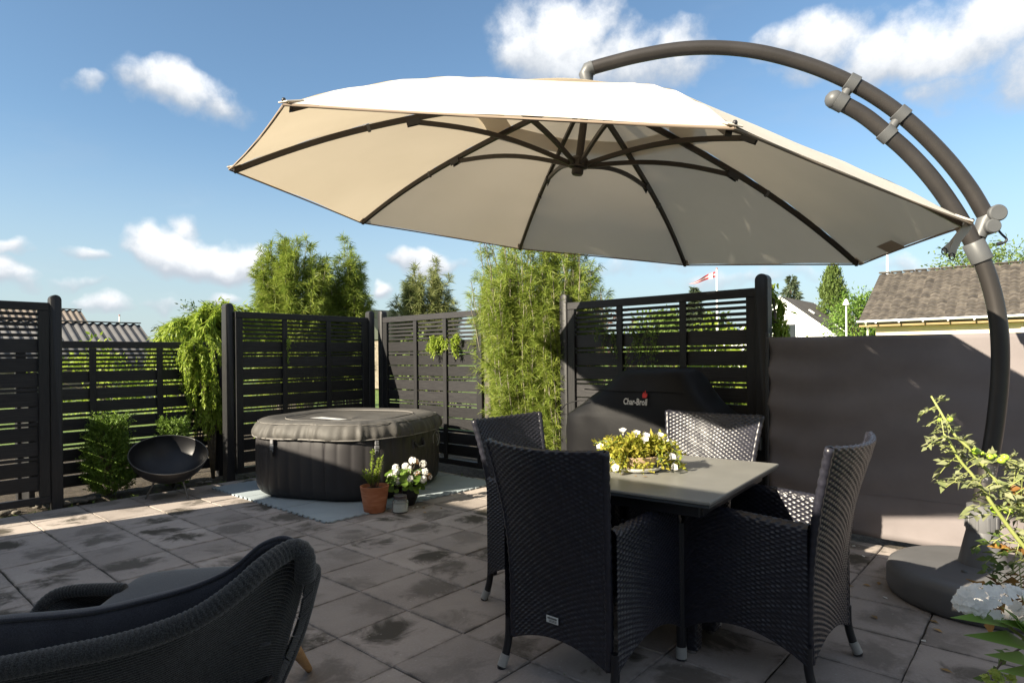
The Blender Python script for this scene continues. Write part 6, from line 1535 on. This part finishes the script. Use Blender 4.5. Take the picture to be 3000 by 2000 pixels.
# hydrangea / phlox by the picture's lower right
HY = 1.62; hp = np.array([1.62, 1.45, 0]); hy_ = empty('white_phlox', hp); tag(hy_, 'white-flowering phlox with long green leaves below the tomato plant', 'plant'); st = MB()
hc = DD(2925, 1762, HY) - hp; st.tube(spline([(0, 0, 0), (.02, .05, .25), hc - np.array([-.02, 0, .06]), hc], 5), .004, 6)
PW, NW = [], []
for k in range(120):
    d = rdir(1, rng)[0]; 
    if d[1] > .6: continue
    PW.append(hc + d * np.array([.085, .05, .043]) + np.array([.02 * d[0], 0, 0])); NW.append(d + np.array([0, -.3, .2]))
flower_heads(PW, NW, .015, 5, M_PETAL, rng, .1).build('blossoms', M_PETAL, hy_)
LP_, LD, LN, LL = [], [], [], []
for (x, y, ex, ey) in ((2985, 1835, 2800, 1790), (3040, 1905, 2840, 1840), (3010, 1860, 2950, 1765), (3060, 1960, 2900, 1900), (3060, 1990, 2935, 1950), (3020, 1900, 2985, 1800), (3060, 1870, 2930, 1800)):
    a = DD(x, y, HY) - hp; b = DD(ex, ey, HY - .06) - hp; LP_.append(a); LD.append(b - a); LN.append(np.array([.2, -.5, 1.0])); LL.append(np.linalg.norm(b - a)); st.tube([np.array([0, 0, .1]) + a * .3, a], .003, 5, cap=False)
st.build('stems', M_STEM, hy_, ang=180); fol_obj('foliage', [leaves(np.array(LP_), unit(np.array(LD)), np.array(LN), np.array(LL), np.array(LL) * .24, .18)], leafmat('phlox_leaf', (.10, .20, .03), (.16, .27, .045), (.18, .3, .06), .3), hy_)
# creeping sprig and lime blossom low in the corner
cr0 = np.array([1.55, 1.50, 0]); cs = empty('creeping_sprig', cr0); tag(cs, 'dark leafy sprig with a lime-green flower head reaching over the paving', 'plant'); st = MB(); LP_, LD, LN, LL = [], [], [], []
pth = [DD(x, y, 1.75) - cr0 for x, y in ((3050, 1880), (2985, 1900), (2945, 1925), (2918, 1960), (2905, 1990))]; st.tube([np.array([.05, 0, 0])] + pth, .0028, 5)
for p in pth[1:]:
    for k in range(4): LP_.append(p + rng.normal(size=3) * .01); LD.append(rdir(1, rng)[0]); LN.append(np.array([0, -.3, 1.0]) + rng.normal(size=3) * .4); LL.append(rng.uniform(.02, .035))
st.build('stems', L_BARK, cs, ang=180); fol_obj('foliage', [leaves(np.array(LP_), unit(np.array(LD)), np.array(LN), np.array(LL), np.array(LL) * .55)], L_DARK, cs)
lc_ = DD(2930, 1992, 1.62) - cr0; PW = [lc_ + rdir(1, rng)[0] * np.array([.035, .03, .016]) for k in range(40)]; flower_heads(PW, [np.array([0, -.3, 1]) + rng.normal(size=3) * .5 for _ in PW], .011, 5, M_PETAL, rng).build('lime_blossoms', mat('lime_petal', (.42, .50, .12), .7, transl=(.3, (.4, .5, .1))), cs)
MB().tube([np.array([.02, .0, 0]), lc_ * .6, lc_], .003, 5).build('flower_stem', M_STEM, cs)

# moss and tiny weeds in the joints and along the patio edge
rng = np.random.default_rng(240); P = []; D = []
for k in range(260):
    if k < 90: c = UV(rng.uniform(.9, 4.4), -6.47 + rng.normal() * .012)
    elif k < 130: c = UV(4.668, rng.uniform(-6.3, -1.2))
    else:
        i, j = rng.integers(-7, 12), rng.integers(-5, 6); c = ORG + .4 * ((i + (rng.uniform() if k % 2 else 0)) * VD - (j + (0 if k % 2 else rng.uniform())) * UD)
    n = 5 if k < 130 else 3; P.append(c + rng.normal(size=(n, 3)) * np.array([.006, .006, 0]) + np.array([0, 0, -.008])); D.append(rng.normal(size=(n, 3)) * .6 + np.array([0, 0, 1.0]))
P = np.concatenate(P); D = np.concatenate(D); L_ = rng.uniform(.010, .05, len(P)); L_[650:] = rng.uniform(.006, .016, len(P) - 650)
tag(fol_obj('joint_weeds', [blades(P, D, L_, rng.uniform(.0025, .005, len(P)), .5, rng)], L_BOX), 'tiny weeds and moss in the paving joints', None, None, 'stuff')
